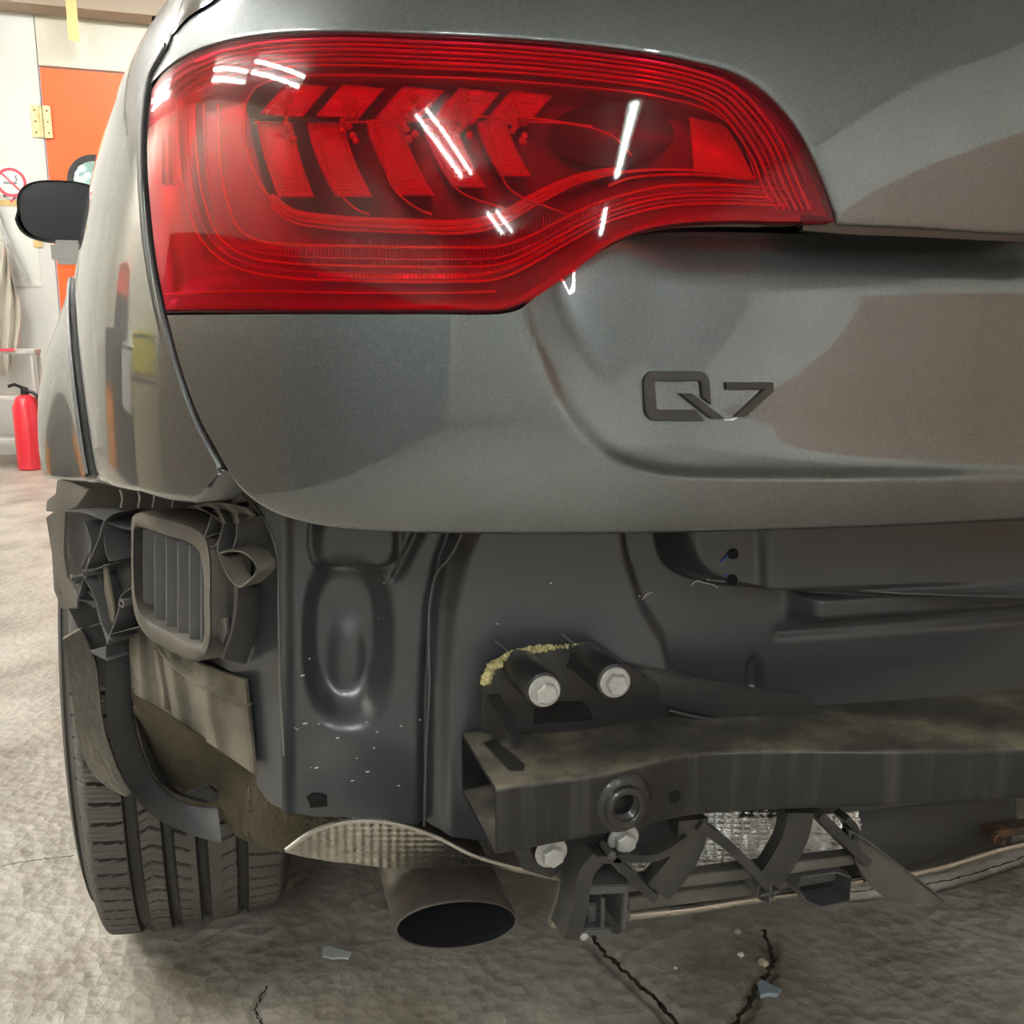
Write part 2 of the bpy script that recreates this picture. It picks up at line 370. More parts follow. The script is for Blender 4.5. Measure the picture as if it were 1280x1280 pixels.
# floor: cracked slabs, split along the cracks seen in the photo
def floor():
    n = 150
    bm = bmesh.new()
    xs = np.concatenate([np.linspace(-3.5, -1.2, 12), np.linspace(-1.1, -.36, 50), np.linspace(-.35, 1.7, 340), np.linspace(2.1, 3.3, 6)])
    ys = np.concatenate([np.linspace(-12, .3, 16), np.linspace(.6, 1.6, 190), np.linspace(1.62, 2.6, 60), np.linspace(2.8, WALLY, 14)])
    cr = [[(735, 1168), (752, 1190), (790, 1225), (830, 1262), (850, 1290)], [(0, 1084), (40, 1078), (92, 1072)],
          [(1055, 1118), (1110, 1112), (1180, 1104), (1255, 1082), (1300, 1066)],
          [(915, 1290), (945, 1240), (965, 1205), (955, 1165)], [(335, 1235), (320, 1262), (330, 1290)]]
    wd = [.010, .006, .010, .012, .005]; dp = [.02, .008, .02, .010, .006]
    cp = []
    for k, c in enumerate(cr):
        q = crs([atz(*p)[:2] for p in c], 40)
        q = q + np.random.RandomState(k).normal(0, .0013, q.shape); cp.append(q)
    X, Y = np.meshgrid(xs, ys); Z = np.zeros_like(X)
    rs = np.random.RandomState(3)
    for q, ww, d in zip(cp, wd, dp):
        a = q[:-1]; bb = q[1:]; best = np.full(X.shape, 9.)
        for p0, p1 in zip(a, bb):
            e = p1 - p0; L = max((e ** 2).sum(), 1e-9); t = np.clip(((X - p0[0]) * e[0] + (Y - p0[1]) * e[1]) / L, 0, 1)
            best = np.minimum(best, np.hypot(X - p0[0] - t * e[0], Y - p0[1] - t * e[1]))
        Z -= d * np.exp(-(best / ww) ** 2)
    Z += .003 * np.sin(X * 9 + 2 * np.sin(Y * 7)) * np.cos(Y * 11) * ((np.abs(X - .4) < 1.6) & (Y > .2) & (Y < 2.7))
    P = np.stack([X, Y, np.minimum(Z, 0.002)], -1); V, Fc = gridmesh(P)
    o = link('floor', V, Fc, CONC); tag(o, kind='structure')
    for k, (q, ww) in enumerate(zip(cp, (.0035, .0012, .0015, .004, .0012))):
        rs = np.random.RandomState(20 + k); t = np.gradient(q, axis=0); t /= np.linalg.norm(t, axis=1, keepdims=True); nn = np.stack([-t[:, 1], t[:, 0]], 1)
        w1 = ww * rs.uniform(.3, 1.6, (len(q), 1)); w2 = ww * rs.uniform(.3, 1.6, (len(q), 1))
        G = np.stack([np.c_[q + nn * w1, np.full(len(q), .0035)], np.c_[q - nn * w2, np.full(len(q), .0035)]])
        V, Fc = gridmesh(G); link('crack_dirt', V, Fc, CRACK, o)
floor()
def wallbox(name, lo, hi, m): return tag(boxo(name, lo, hi, m), kind='structure')
DX0, DX1, DTOP = -.805, .75, 2.762
# the wall ahead of the car, with the opening of the orange door
def wall_front():
    wf = empty('wall_front', (0, WALLY, 0)); tag(wf, kind='structure')
    def pan(x0, x1, z0, z1, m=PLASTER):
        p = boxo('wall_panel', (x0, 0, z0), (x1, .08, z1), m, wf, bevel=.004)
    pan(-3.5, -2.62, 0, CEIL); pan(-2.615, -1.72, 0, CEIL); pan(-1.715, DX0 - .005, 0, CEIL)
    pan(DX0, 2.2, DTOP + .004, CEIL, PLASTER2); pan(DX1 + .004, 2.2, 0, DTOP, PLASTER2); pan(2.205, 3.3, 0, CEIL)
wall_front()
tag(boxo('trim_1', (-3.49, WALLY - .25, 3.1), (3.29, WALLY - .001, CEIL), WOODM), kind='structure')
d = empty('door_1', (DX0, WALLY, 0)); tag(d, kind='structure')
boxo('door_leaf', (.004, .01, .01), (DX1 - DX0 - .004, .06, DTOP - .008), ORANGE, d, bevel=.004)
HINGE = mat('pale brass hinge', (.75, .62, .32), .4, .5, col2=(.6, .5, .28), scale=60)
hc = aty(52, 152, WALLY - .01)
hg = []
bm = bmesh.new(); box(bm, (hc.x - DX0 - .035, -.006, hc.z), (.06, .012, .22)); box(bm, (hc.x - DX0 + .035, -.006, hc.z), (.06, .012, .22))
r = bmesh.ops.create_cone(bm, segments=14, radius1=.014, radius2=.014, depth=.22, cap_ends=True)
for v in r['verts']: v.co += Vector((hc.x - DX0, -.014, hc.z))
hinge = from_bm('hinge', bm, HINGE, d, bevel=.002)
for k in range(6):
    lathe('screw', (hc.x - DX0 + (-.04 if k % 2 else .04), -.012, hc.z - .075 + .075 * (k // 2)), (0, -1, 0), [(0, .008), (.002, .007), (.003, 0)], mat('brown screw', (.2, .13, .06), .5), hinge, n=10)
YB0, XL, XR = -12.0, -3.5, 3.3
wallbox('wall_back', (XL, YB0 - .1, 0), (XR, YB0, CEIL), PLASTER)
wallbox('wall_left', (XL - .1, YB0, 0), (XL, WALLY, CEIL), PLASTER2)
wallbox('wall_right', (XR, YB0, 0), (XR + .1, WALLY, CEIL), PLASTER)
wallbox('ceiling', (XL, YB0, CEIL), (XR, WALLY + .1, CEIL + .1), CEILM)
# brown boards along the right and left walls behind the photographer (they show in the paint)
def boards(name, x, y0, y1, ztop, m, n):
    sh = empty(name, (x, y0, 0)); tag(sh, kind='structure'); w_ = (y1 - y0) / n
    for k in range(n): boxo('wall_board', (-.03, k * w_ + .003, .002), (.03, (k + 1) * w_ - .003, ztop), m, sh, bevel=.006)
boards('trim_2', XR - .035, YB0 + .2, 2.2, 2.2, BROWNW, 10)
boards('trim_3', XL + .035, -.9, 3.1, 2.1, mat('dark brown board', (.17, .115, .085), .6, col2=(.21, .15, .11), scale=2), 4)
DARKB = mat('dark grey reflected board', (.07, .07, .075), .5)
boards('trim_4', XL + .035, -9.5, -.95, 2.0, DARKB, 6)  # unseen dark boards, added to mirror as dark in the tailgate paint

# ceiling tube lamps
TUBEM = emit('fluorescent tube', (.97, 1, .985), TUBE_POWER)
TUBEA = emit('bright aisle tube', (1, .985, .93), TUBE_POWER * 1.2)
FIX = mat('white lamp fixture', (.8, .8, .78), .5)
def tube_lamp(x, y, ang, label, L=1.2, gap=.09, z=CEIL):
    r = empty('ceiling_lamp', (x, y, z)); r.rotation_euler = (0, 0, R(ang))
    tag(r, label, 'ceiling lamp', 'twin tube lamps on the ceiling')
    boxo('fixture', (-L / 2 - .03, -.1, -.05), (L / 2 + .03, .1, -.001), FIX, r, bevel=.01)
    for s in (-1, 1):
        lathe('tube', (-L / 2, s * gap / 2, -.075), (1, 0, 0), [(0, .010), (.01, .016), (L - .01, .016), (L, .010)], TUBEA if x < -1 and y > 0 else TUBEM, r, n=12)
rowlab = [(-2.7, .9, 90, 1.2, 'twin tube ceiling lamp over the aisle, level with the tail light'), (-1.7, 3.2, 90, 1.2, 'twin tube ceiling lamp over the aisle, halfway along the car'),
          (-1.7, 5.4, 90, 1.2, 'twin tube ceiling lamp nearest the orange door'), (-1.75, -3.65, 90, 2.5, 'long twin tube ceiling lamp behind and left of the photographer'),
          (-1.75, -7.7, 90, 1.6, 'twin tube ceiling lamp in the far left corner behind'), (.75, -4.95, 90, 2.9, 'long twin tube ceiling lamp straight behind the tail light'),
          (.65, -9.2, 90, 2.0, 'twin tube ceiling lamp farthest behind the car'), (-2.9, 2.2, 90, 1.2, 'twin tube ceiling lamp beside the left wall'), (.2, 6.2, 0, 1.2, 'crosswise twin tube ceiling lamp in front of the orange door'), (-2.9, 5.4, 90, 1.2, 'twin tube ceiling lamp over the stand-in boxes')]
for x, y, a, L_, lab in rowlab: tube_lamp(x, y, a, lab, L_, .045 if x > .5 and y < -2 else .2)
# stand-in boxes by the left wall, added for colours mirrored in the side panel
for k, (y, z, h, c_, lab) in enumerate([(3.6, 0, .9, (.5, .42, .3), 'tall brown stand-in box by the left wall, added for reflections'), (3.6, .9, .3, (.75, .65, .08), 'yellow stand-in box on top of the tall brown one, added for reflections'),
        (4.5, 0, .6, (.06, .06, .07), 'low black stand-in box by the left wall, added for reflections'), (4.5, .6, .5, (.75, .75, .75), 'white stand-in box on top of the low black one, added for reflections'), (5.4, 0, 1.5, (.07, .07, .08), 'tall dark grey stand-in box by the left wall, added for reflections'),
        (5.4, 1.5, .3, (.7, .08, .05), 'red stand-in box on top of the tall dark grey one, added for reflections'), (6.4, 0, .7, (.8, .3, .05), 'orange stand-in box near the corner by the left wall, added for reflections'), (6.4, .7, .5, (.12, .12, .12), 'black stand-in box on top of the orange one, added for reflections')]):
    o = boxo('stand_in_box', (-.22, -.35, 0), (.22, .35, h), mat('box paint %d' % k, c_, .5), bevel=.02); o.location = (XL + .3, y, z); tag(o, lab, 'box')
    l_ = boxo('lid', (-.225, -.355, h - .05), (.225, .355, h - .03), BLACKP, o)

# ================================================================== THINGS AT THE WALL
# no-smoking sign
SIGNW = mat('sign white', (.85, .85, .83), .5); SIGNR = mat('sign red', (.75, .08, .12), .5); SIGNG = mat('sign grey', (.25, .25, .25), .5)
sc = aty(14, 228, WALLY - .012)
sg = empty('no_smoking_sign', (sc.x, sc.y, sc.z)); tag(sg, 'round red and white no-smoking sign stuck on the white wall', 'sign')
lathe('sign_plate', (0, 0, 0), (0, 1, 0), [(0, .115), (.006, .115)], SIGNW, sg, n=48)
n = 48
bm = bmesh.new()
ro, ri = [], []
for i in range(n):
    t = 2 * math.pi * i / n; ro.append(bm.verts.new((.1 * math.cos(t), -.002, .1 * math.sin(t)))); ri.append(bm.verts.new((.08 * math.cos(t), -.002, .08 * math.sin(t))))
for i in range(n): bm.faces.new((ro[i], ro[(i + 1) % n], ri[(i + 1) % n], ri[i]))
sl = [bm.verts.new(p) for p in ((-.062, -.002, .055), (-.052, -.002, .064), (.062, -.002, -.055), (.052, -.002, -.064))]; bm.faces.new(sl)
r = bmesh.ops.extrude_face_region(bm, geom=list(bm.faces))
for v in r['geom']:
    if isinstance(v, bmesh.types.BMVert): v.co.y += .003
from_bm('red_ring', bm, SIGNR, sg)
boxo('cigarette', (-.05, -.001, -.012), (.035, .001, .004), SIGNG, sg)
tube('smoke_mark', [(.03, -.001, .01), (.04, -.001, .025), (.028, -.001, .035), (.038, -.001, .05)], .004, SIGNG, sg, n=6, res=12)
c = aty(14, 247, WALLY - .012)
prism('red_lettering', [Vector((-.05, 0, .02)), Vector((.055, 0, .025)), Vector((.0, 0, -.035)), Vector((-.015, 0, -.03)), Vector((.02, 0, .005)), Vector((-.05, 0, .004))], (0, .003, 0), SIGNR, sg).location = (c.x - sc.x, 0, c.z - sc.z)
# taped paper note
PAPER = mat('paper', (.8, .8, .76), .7); TAPE = mat('yellow tape', (.72, .52, .22), .6)
pc = aty(15, 305, WALLY - .006)
pp = empty('wall_note', (pc.x, pc.y, pc.z)); tag(pp, 'white paper note held on the wall by yellow tape', 'paper')
boxo('paper_sheet', (-.16, 0, -.3), (.17, .003, .3), PAPER, pp)
boxo('tape', (-.2, -.004, .265), (.1, 0, .305), TAPE, pp); boxo('tape', (.14, -.004, -.02), (.2, 0, .03), TAPE, pp)
tp = aty(91, 18, WALLY - .26); tag(boxo('tape_strip', (tp.x - .04, tp.y, tp.z - .17), (tp.x + .03, tp.y + .004, tp.z + .1), TAPE), 'short yellow tape strip hanging above the orange door', 'tape')
# hanging work coat
CLOTH = mat('off-white cloth', (.66, .62, .55), .9, bump=.4, bscale=30)
g = pxgrid([[(-12, 330), (2, 300), (14, 345)], [(-25, 380), (5, 375), (26, 390)], [(-20, 440), (8, 440), (24, 430)], [(-15, 455), (5, 470), (18, 445)]], 26, 26)
G = np.zeros((26, 26, 3))
for j in range(26):
    for i in range(26):
        q = aty(g[j, i, 0], g[j, i, 1], WALLY - .16 + .035 * math.sin(i * .9 + .15 * j)); G[j, i] = q
tag(sheet('work_coat', G, .02, (0, 1, 0), CLOTH), 'off-white work coat hanging on the wall at the left edge', 'coat')
bm = bmesh.new(); q = aty(4, 296, WALLY - .0); 
# grey rail the coat hangs from
tag(bar('wall_rail', [aty(-20, 210, WALLY - .05), aty(2, 285, WALLY - .05), aty(34, 350, WALLY - .05)], .03, .03, mat('grey steel rail', (.4, .4, .4), .4, .6)), 'slanting grey rail fixed to the white wall', 'rail')
# fire extinguisher
REDP = mat('red extinguisher paint', (.75, .03, .05), .3, coat=.6)
ec = atz(33, 528); ey = WALLY - .9; eb = aty(34, 525, ey)
ex = empty('fire_extinguisher', (eb.x, ey, 0)); tag(ex, 'red fire extinguisher standing beside the white cart at the wall', 'fire extinguisher')
lathe('cylinder', (0, 0, .0), (0, 0, 1), [(0, .07), (.01, .085), (.42, .085), (.48, .06), (.5, .03)], REDP, ex, n=28)
lathe('valve', (0, 0, .5), (0, 0, 1), [(0, .025), (.04, .025), (.05, .012)], BLACKP, ex, n=14)
bar('lever', [(0, 0, .54), (-.05, -.05, .57), (-.08, -.09, .56)], .02, .01, BLACKP, ex)
tube('hose', [(0, 0, .53), (.07, -.03, .5), (.1, -.03, .35), (.09, -.02, .2)], .012, BLACKP, ex, res=14)
# small trolley
TRM = mat('pale grey cart steel', (.62, .62, .6), .5)
tx = aty(6, 470, WALLY - .6)
tr = empty('tool_cart', (tx.x - .1, WALLY - .6, 0)); tag(tr, 'pale steel cart on castors standing against the white wall', 'cart')
for x in (-.28, .3):
    for y in (-.15, .15): tube('post', [(x, y, .09), (x, y, .78)], .014, TRM, tr)
for z in (.16, .45, .76): boxo('shelf', (-.3, -.17, z), (.32, .17, z + .03), TRM, tr, bevel=.004)
bar('red_edge', [(-.3, -.175, .79), (.2, -.175, .79)], .02, .015, SIGNR, tr)
for x in (-.28, .3):
    for y in (-.15, .15): lathe('castor', (x, y - .012, .045), (0, 1, 0), [(0, .035), (.004, .044), (.02, .044), (.024, .035)], mat('grey castor rubber', (.3, .3, .3), .6), tr, n=18)
# round mirror / lamp seen past the wing mirror
cc = aty(120, 228, WALLY - 1.2)
cm = empty('convex_mirror', tuple(cc)); tag(cm, 'round dark-rimmed convex mirror behind the black wing mirror', 'mirror')
lathe('mirror_face', (0, 0, 0), (0, -1, 0), [(-.02, .145), (0, .14), (.02, .11), (.032, .06), (.036, 0)], mat('pale cyan mirror', (.55, .85, .82), .08, .8), cm, n=36)
lathe('rim', (0, .01, 0), (0, -1, 0), [(-.02, .15), (-.02, .165), (.02, .165), (.02, .145)], BLACKP, cm, n=36)
tube('stand_pole', [(0, .03, -.0), (0, .05, -.4), (0, .05, -(cc.z))], .02, BLACKP, cm)

# ================================================================== THE CAR
car = empty('car', (.78, 2.6, 0)); tag(car, 'dark grey metallic car with its rear bumper removed', 'car')
CARO = Vector((.78, 2.6, 0))
class Rel:  # children are given world coordinates, then shifted into the car's frame
    pass
PARTS = []
def finish():
    for o in PARTS: o.location = -CARO
car_children_before = set()

# ---- outlines in photo pixels
LTOP = [(190, 112), (204, 92), (232, 72), (270, 57), (330, 46), (420, 42), (520, 45), (640, 51), (760, 62), (860, 78), (925, 98), (968, 130), (1000, 172), (1022, 218), (1044, 276)]
LBOT = [(207, 387), (300, 387), (420, 387), (540, 387), (628, 386), (648, 380), (672, 366), (710, 340), (752, 311), (795, 290), (850, 279), (920, 276), (980, 277), (1044, 276)]
LLEFT = [(190, 112), (185, 150), (184, 200), (188, 260), (196, 330), (207, 387)]
GAP = [(214, 60), (192, 100), (184, 150), (182, 200), (185, 270), (192, 330), (204, 393), (222, 460), (245, 525), (275, 582)]

def crease_rec(px, py):
    """how far the number-plate field sits behind the skin, from the crease line inwards"""
    c = crs([(646, 385), (668, 440), (700, 510), (735, 556), (775, 583), (830, 597), (950, 601), (1340, 601)], 200)
    c = np.vstack([[ [600, 250] ], c])
    d = np.full(np.shape(px), 1e9); sgn = np.zeros(np.shape(px))
    for p0, p1 in zip(c[:-1], c[1:]):
        e = p1 - p0; L = (e ** 2).sum(); t = np.clip(((px - p0[0]) * e[0] + (py - p0[1]) * e[1]) / L, 0, 1)
        dx = px - p0[0] - t * e[0]; dy = py - p0[1] - t * e[1]; dd = np.hypot(dx, dy); cr_ = e[0] * dy - e[1] * dx
        sgn = np.where(dd < d, -np.sign(cr_), sgn); d = np.minimum(d, dd)
    s = d * sgn
    s = np.maximum(s, 0); return (.009 + .005 * sstep(720, 860, np.asarray(px, float))) * (1 - np.exp(-s / 17)) * sstep(-4, 16, s) + .020 * sstep(-20, 330, 600 - np.asarray(py, float)) * sstep(-4, 80, s)
def panel(name, rows, nu, nv, disp=None, roll=(1, 1, 1, 1), m=PAINT, parent=car, F=Fskin, depth=.02, rw=3.0):
    g = pxgrid(rows, nu, nv); P = onskin(g[..., 0], g[..., 1], 0, F)
    if disp is not None: P[..., 1] += disp(g[..., 0], g[..., 1])
    # rolled edges: extra rows that turn inwards
    def ext(P, axis, end):
        A = np.moveaxis(P, axis, 0); A = A if not end else A[::-1]
        e = A[0] - A[1]; ln = np.linalg.norm(e, axis=-1, keepdims=True); e = e / np.maximum(ln, 1e-9)
        inn = np.array([0.1, 1., 0])[None] / 1.005
        new = []
        r = rw * .001
        for a in (0, 25, 50, 75, 90):
            t = R(a); new.append(A[0] + e * r * math.sin(t) + inn * r * (1 - math.cos(t)))
        new.append(A[0] + e * r + inn * depth)
        A = np.concatenate([np.array(new[1:])[::-1], A], 0)
        A = A if not end else A[::-1]
        return np.moveaxis(A, 0, axis)
    if roll[0]: P = ext(P, 0, False)
    if roll[1]: P = ext(P, 0, True)
    if roll[2]: P = ext(P, 1, False)
    if roll[3]: P = ext(P, 1, True)
    V, Fc = gridmesh(P); return link(name, V, Fc, m, parent)

# upper tailgate panel (above the lamp, down to the step)
top = [(262, -60), (420, -60), (700, -60), (1000, -60), (2000, -150)]
g_top = [(186, 106)] + [(a, b_ - 6) for a, b_ in LTOP[1:10]] + [(930, 92), (974, 125), (1007, 168), (1029, 215), (1050, 270)]
edge_low = [(1053, 277), (1150, 282), (1250, 288), (1350, 293), (2000, 324)]
def upper_rows():
    low = crs(g_top, 60)
    # the lower boundary goes on to the right along the step
    low = np.vstack([low, crs(edge_low, 30)])
    return low
low = upper_rows()
K = len(low); tp_ = crs([(290, -150), (500, -150), (900, -150), (2000, -150)], K)
mid = []
rows = [tp_]
for f in (.25, .5, .75): rows.append(tp_ * (1 - f) + low * f)
rows.append(low)
def lofted(rowsP, nu, nv):
    A = np.stack([crs(r, nu) if len(r) != nu else r for r in rowsP]); return A
g = np.stack(rows); G2 = np.stack([crs(g[:, i], 60) for i in range(K)], 1)
P = onskin(G2[..., 0], G2[..., 1])
def roll_low(P, rw=.0035, depth=.022):
    A = P[::-1]; e = A[0] - A[2]; e /= np.maximum(np.linalg.norm(e, axis=-1, keepdims=True), 1e-9); new = []
    inn = np.array([0, 1., 0])
    for a in (25, 50, 75, 90): new.append(A[0] + e * rw * math.sin(R(a)) + inn * rw * (1 - math.cos(R(a))))
    new.append(A[0] + e * rw + inn * depth)
    return np.concatenate([np.array(new)[::-1], A], 0)[::-1]
V, Fc = gridmesh(roll_low(P)); link('tailgate_upper_panel', V, Fc, PAINT, car)

# lower tailgate panel
lt = [(209, 394), (300, 393), (420, 393), (540, 393), (630, 392), (652, 386), (677, 371), (716, 345), (757, 317), (798, 296), (850, 286), (920, 284), (1046, 286), (1150, 290), (1350, 300), (2000, 330)]
lb = [(281, 580), (300, 607), (338, 634), (390, 650), (450, 658), (540, 662), (640, 663), (760, 663), (900, 661), (1050, 657), (1350, 646), (2000, 628)]
A0 = crs(lt, 200); A1 = crs(lb, 200)
left = crs([(209, 394), (226, 458), (250, 523), (281, 580)], 60)
T = np.linspace(0, 1, 120)
G2 = np.zeros((120, 200, 2))
lf = np.stack([np.interp(T, np.linspace(0, 1, 60), left[:, k]) for k in (0, 1)], 1)
for j, t in enumerate(T):
    base = A0 * (1 - t) + A1 * t; off = lf[j] - base[0]; fade = (1 - np.linspace(0, 1, 200))[:, None] ** 3
    G2[j] = base + off * fade
P = onskin(G2[..., 0], G2[..., 1]); P[..., 1] += crease_rec(G2[..., 0], G2[..., 1])
def topscoop(px, py): return .010 * (1 - sstep(0, 75, py - (284 + (px - 850) * .03))) * sstep(760, 900, px)
P[..., 1] += topscoop(G2[..., 0], G2[..., 1])
P = roll_low(P, .004, .03)
V, Fc = gridmesh(P); link('tailgate_lower_panel', V, Fc, PAINT, car)
# scratch highlights: none

# black backing sheet added behind the gaps so they look dark
gg = pxgrid([[(190, 20), (640, 20), (1350, 20)], [(180, 200), (640, 200), (1350, 200)], [(205, 420), (640, 420), (1350, 330)]], 60, 40)
def Fback(x, z): return Fskin(x, z) + .085
P = onskin(gg[..., 0], gg[..., 1], 0, Fback); V, Fc = gridmesh(P); link('gap_backing', V, Fc, BLACKP, car)
# rubber strip in the step under the upper panel
bs = np.array([onskin(x, y, .012) for x, y in crs([(1000, 279), (1060, 284), (1150, 288), (1350, 298)], 20)])
bar('seal_strip', [V3(p) for p in bs], .012, .012, BLACKGLOSS, car)
# gap seal (long curved rubber at the left edge of the tailgate)
gs = np.array([onskin(x - 1, y, .012) for x, y in crs(GAP, 60)])
tube('door_gap_seal', [V3(p) for p in gs], .0065, BLACKP, car, n=8)

# ---- quarter panel and side, built in (y, z)
def flare(y, z):
    r = np.hypot(y - 1.6, z - .385); return .006 * sstep(.640, .628, r) + .040 * sstep(.64, .46, r)
gp = np.array([onskin(x - 3.5, y) for x, y in crs([(228, 30)] + GAP, 90)])   # world points along the gap
gz = gp[:, 2]; gy = gp[:, 1]; o_ = np.argsort(gz); 
ZS = np.linspace(0, 1, 130); YN = 240
def zbot(y):
    z = np.interp(y, [.80, .818, .831, .844, .872, .928, 1.05, 1.2, 1.35], [.86, .837, .817, .805, .803, .803, aty(130, 603, 1.05).z, aty(95, 598, 1.2).z, aty(55, 593, 1.35).z])
    rr = .435 ** 2 - (y - 1.6) ** 2
    return max(z, .385 + math.sqrt(rr)) if rr > 0 else (z if y < 1.6 else .45)
Pq = np.zeros((130, YN, 3))
ztop = 1.75
for j, tz in enumerate(ZS):
    # start of the row follows the gap
    for i in range(YN):
        u = (i / (YN - 1)) ** 1.6
        # iterate: y start depends on z
        z = gz.min() + (ztop - gz.min()) * tz
        y0 = np.interp(z, gz[o_], gy[o_]); y = y0 + (4.3 - y0) * u
        zb = zbot(y); z = zb + (ztop - zb) * tz ** 1.15
        y0 = np.interp(z, gz[o_], gy[o_]); y = y0 + (4.3 - y0) * u
        Pq[j, i] = (float(Xskin(y, z)) - float(flare(y, z)), y, z)
# rolled rear edge + lower lip
e0 = Pq[:, :1].copy(); e1 = e0.copy(); e1[..., 1] += .004; e1[..., 0] += .006; e2 = e0.copy(); e2[..., 0] += .03; e2[..., 1] += .012
Pq = np.concatenate([e2, e1, Pq], 1)
l0 = Pq[:1].copy(); l1 = l0.copy(); l1[..., 2] -= .003; l1[..., 0] += .004; l2 = l1.copy(); l2[..., 0] += .03; l2[..., 1] += .01
Pq = np.concatenate([l2, l1, Pq], 0)
V, Fc = gridmesh(Pq); link('quarter_panel', V, Fc, PAINT, car)
# door shut line on the far side panel
cz_ = [(1.6 - .632 * math.cos(a_), .385 + .632 * math.sin(a_)) for a_ in np.linspace(R(37.5), R(100), 50)]
tube('flare_seam', [Vector((float(Xskin(y, z)) - float(flare(y, z)) - .0005, y, z)) for y, z in cz_ if z > zbot(y) + .004], .0035, BLACKP, car, n=6)
# side window and its trims
def skinpatch(name, rows, m, lift, nu=8, nv=30):
    g_ = pxgrid(rows, nu, nv); P_ = onskin(g_[..., 0], g_[..., 1], -lift); V, Fc = gridmesh(P_); return link(name, V, Fc, m, car)
skinpatch('window_trim', [[(232, -60), (242, -60)], [(219, 0), (228, 0)], [(208, 36), (215, 40)], [(203, 62), (207, 62)]], BLACKP, .008)
skinpatch('quarter_window', [[(242, -60), (330, -60)], [(228, 0), (266, 0)], [(219, 26), (234, 22)], [(213, 44), (218, 40)]], GLASS, .007)

# wing mirror
mc = aty(80, 266, 3.55)
wm = empty('wing_mirror', tuple(mc - CARO), car)
def superell(n, a, b_, p):
    return [(a * abs(math.cos(t)) ** (2 / p) * math.copysign(1, math.cos(t)), b_ * abs(math.sin(t)) ** (2 / p) * math.copysign(1, math.sin(t))) for t in np.linspace(0, 2 * math.pi, n, endpoint=False)]
mV = []; mF = []; n = 40
for h, s in ((-.03, .93), (-.034, .985), (-.02, 1), (.04, .97), (.08, .85), (.1, .6), (.105, .2)):
    for x, z in superell(n, .135, .098, 2.9): mV.append((x * s + (-.01 if x < 0 and z < 0 else 0), h, z * s))
for j in range(6):
    for i in range(n): mF.append((j * n + i, j * n + (i + 1) % n, (j + 1) * n + (i + 1) % n, (j + 1) * n + i))
mF.append(tuple(range(6 * n, 7 * n)))
link('mirror_housing', mV, mF, BLACKP, wm, auto=60)
mg = [(x * .93, -.028, z * .93) for x, z in superell(n, .135, .098, 2.9)]
link('mirror_glass', mg, [tuple(range(n))], mat('dark mirror glass', (.035, .036, .042), .15, .3, coat=.6), wm, smooth=False)
bar('mirror_arm', [(.09, .02, -.05), (.2, .03, -.12)], .06, .05, BLACKP, wm)
hcn = aty(88, 319, 2.75); HND = boxo('door_handle', (-.035, -.1, -.028), (.04, .1, .03), CHROME, car, bevel=.012)
HND.location = hcn - CARO

# ================================================================== TAIL LIGHT
tl = empty('tail_light', (0, 0, 0), car)
def Lp(px, py, d): return V3(onskin(px, py, d))
def lensrows():
    t = crs([(a, b_) for a, b_ in LTOP], 120); bt = crs(LBOT, 120); L = crs(LLEFT, 60); n = 60
    G = np.zeros((n, 120, 2))
    for j, f in enumerate(np.linspace(0, 1, n)):
        base = t * (1 - f) + bt * f; off = np.array([np.interp(f, np.linspace(0, 1, 60), L[:, k]) for k in (0, 1)]) - base[0]
        G[j] = base + off * ((1 - np.linspace(0, 1, 120))[:, None] ** 4)
    return G
LG = lensrows()
P = onskin(LG[..., 0], LG[..., 1], -.001)
V, Fc = gridmesh(roll_low(P, .003, .02)); Fc = [f[::-1] for f in Fc]
lens = link('lens', V, Fc, LENS, tl)
# housing bowl behind the lens: ridged shelf round the edge, sunk floor in the middle
def bowl(px, py):
    # distance in from the outline, in pixels
    ol = np.vstack([crs(LTOP, 80), crs(LBOT[::-1], 80), crs(LLEFT[::-1], 40)])
    d = np.full(px.shape, 1e9)
    for p0, p1 in zip(ol[:-1], ol[1:]):
        e = p1 - p0; L = max((e ** 2).sum(), 1e-6); t = np.clip(((px - p0[0]) * e[0] + (py - p0[1]) * e[1]) / L, 0, 1)
        d = np.minimum(d, np.hypot(px - p0[0] - t * e[0], py - p0[1] - t * e[1]))
    dep = .012 + .018 * sstep(4, 40, d) + .018 * sstep(50, 80, d)
    dep += .0032 * np.abs(np.sin(d * math.pi / 9.0)) * (d < 46) * (py < 230)
    return dep, d
G3 = np.stack([crs(LG[:, i], 150) for i in range(120)], 1); G3 = np.stack([crs(G3[j], 360) for j in range(150)])
dep, dd = bowl(G3[..., 0], G3[..., 1]); P = onskin(G3[..., 0], G3[..., 1], dep)
V, Fc = gridmesh(P); link('housing', V, Fc, HOUSE, tl)
def ltube(name, pts, d, r, m, res=60, n=8): return tube(name, linehit(crs(pts, res), d), r, m, tl, n=n)
# dark inner chamber floor
CH = [(307, 130), (322, 108), (360, 97), (430, 94), (520, 96), (620, 100), (720, 108), (820, 120), (890, 140), (925, 170), (945, 222)]
CB = [(325, 215), (340, 250), (370, 272), (430, 280), (520, 286), (600, 284), (650, 262), (700, 238), (760, 218), (850, 212), (945, 222)]
ga = crs(CH, 100); gb = crs(CB, 100); Gc = np.stack([ga * (1 - f) + gb * f for f in np.linspace(0, 1, 40)])
P = onskin(Gc[..., 0], Gc[..., 1], .043); V, Fc = gridmesh(P); link('chamber_floor', V, Fc, HOUSED, tl)
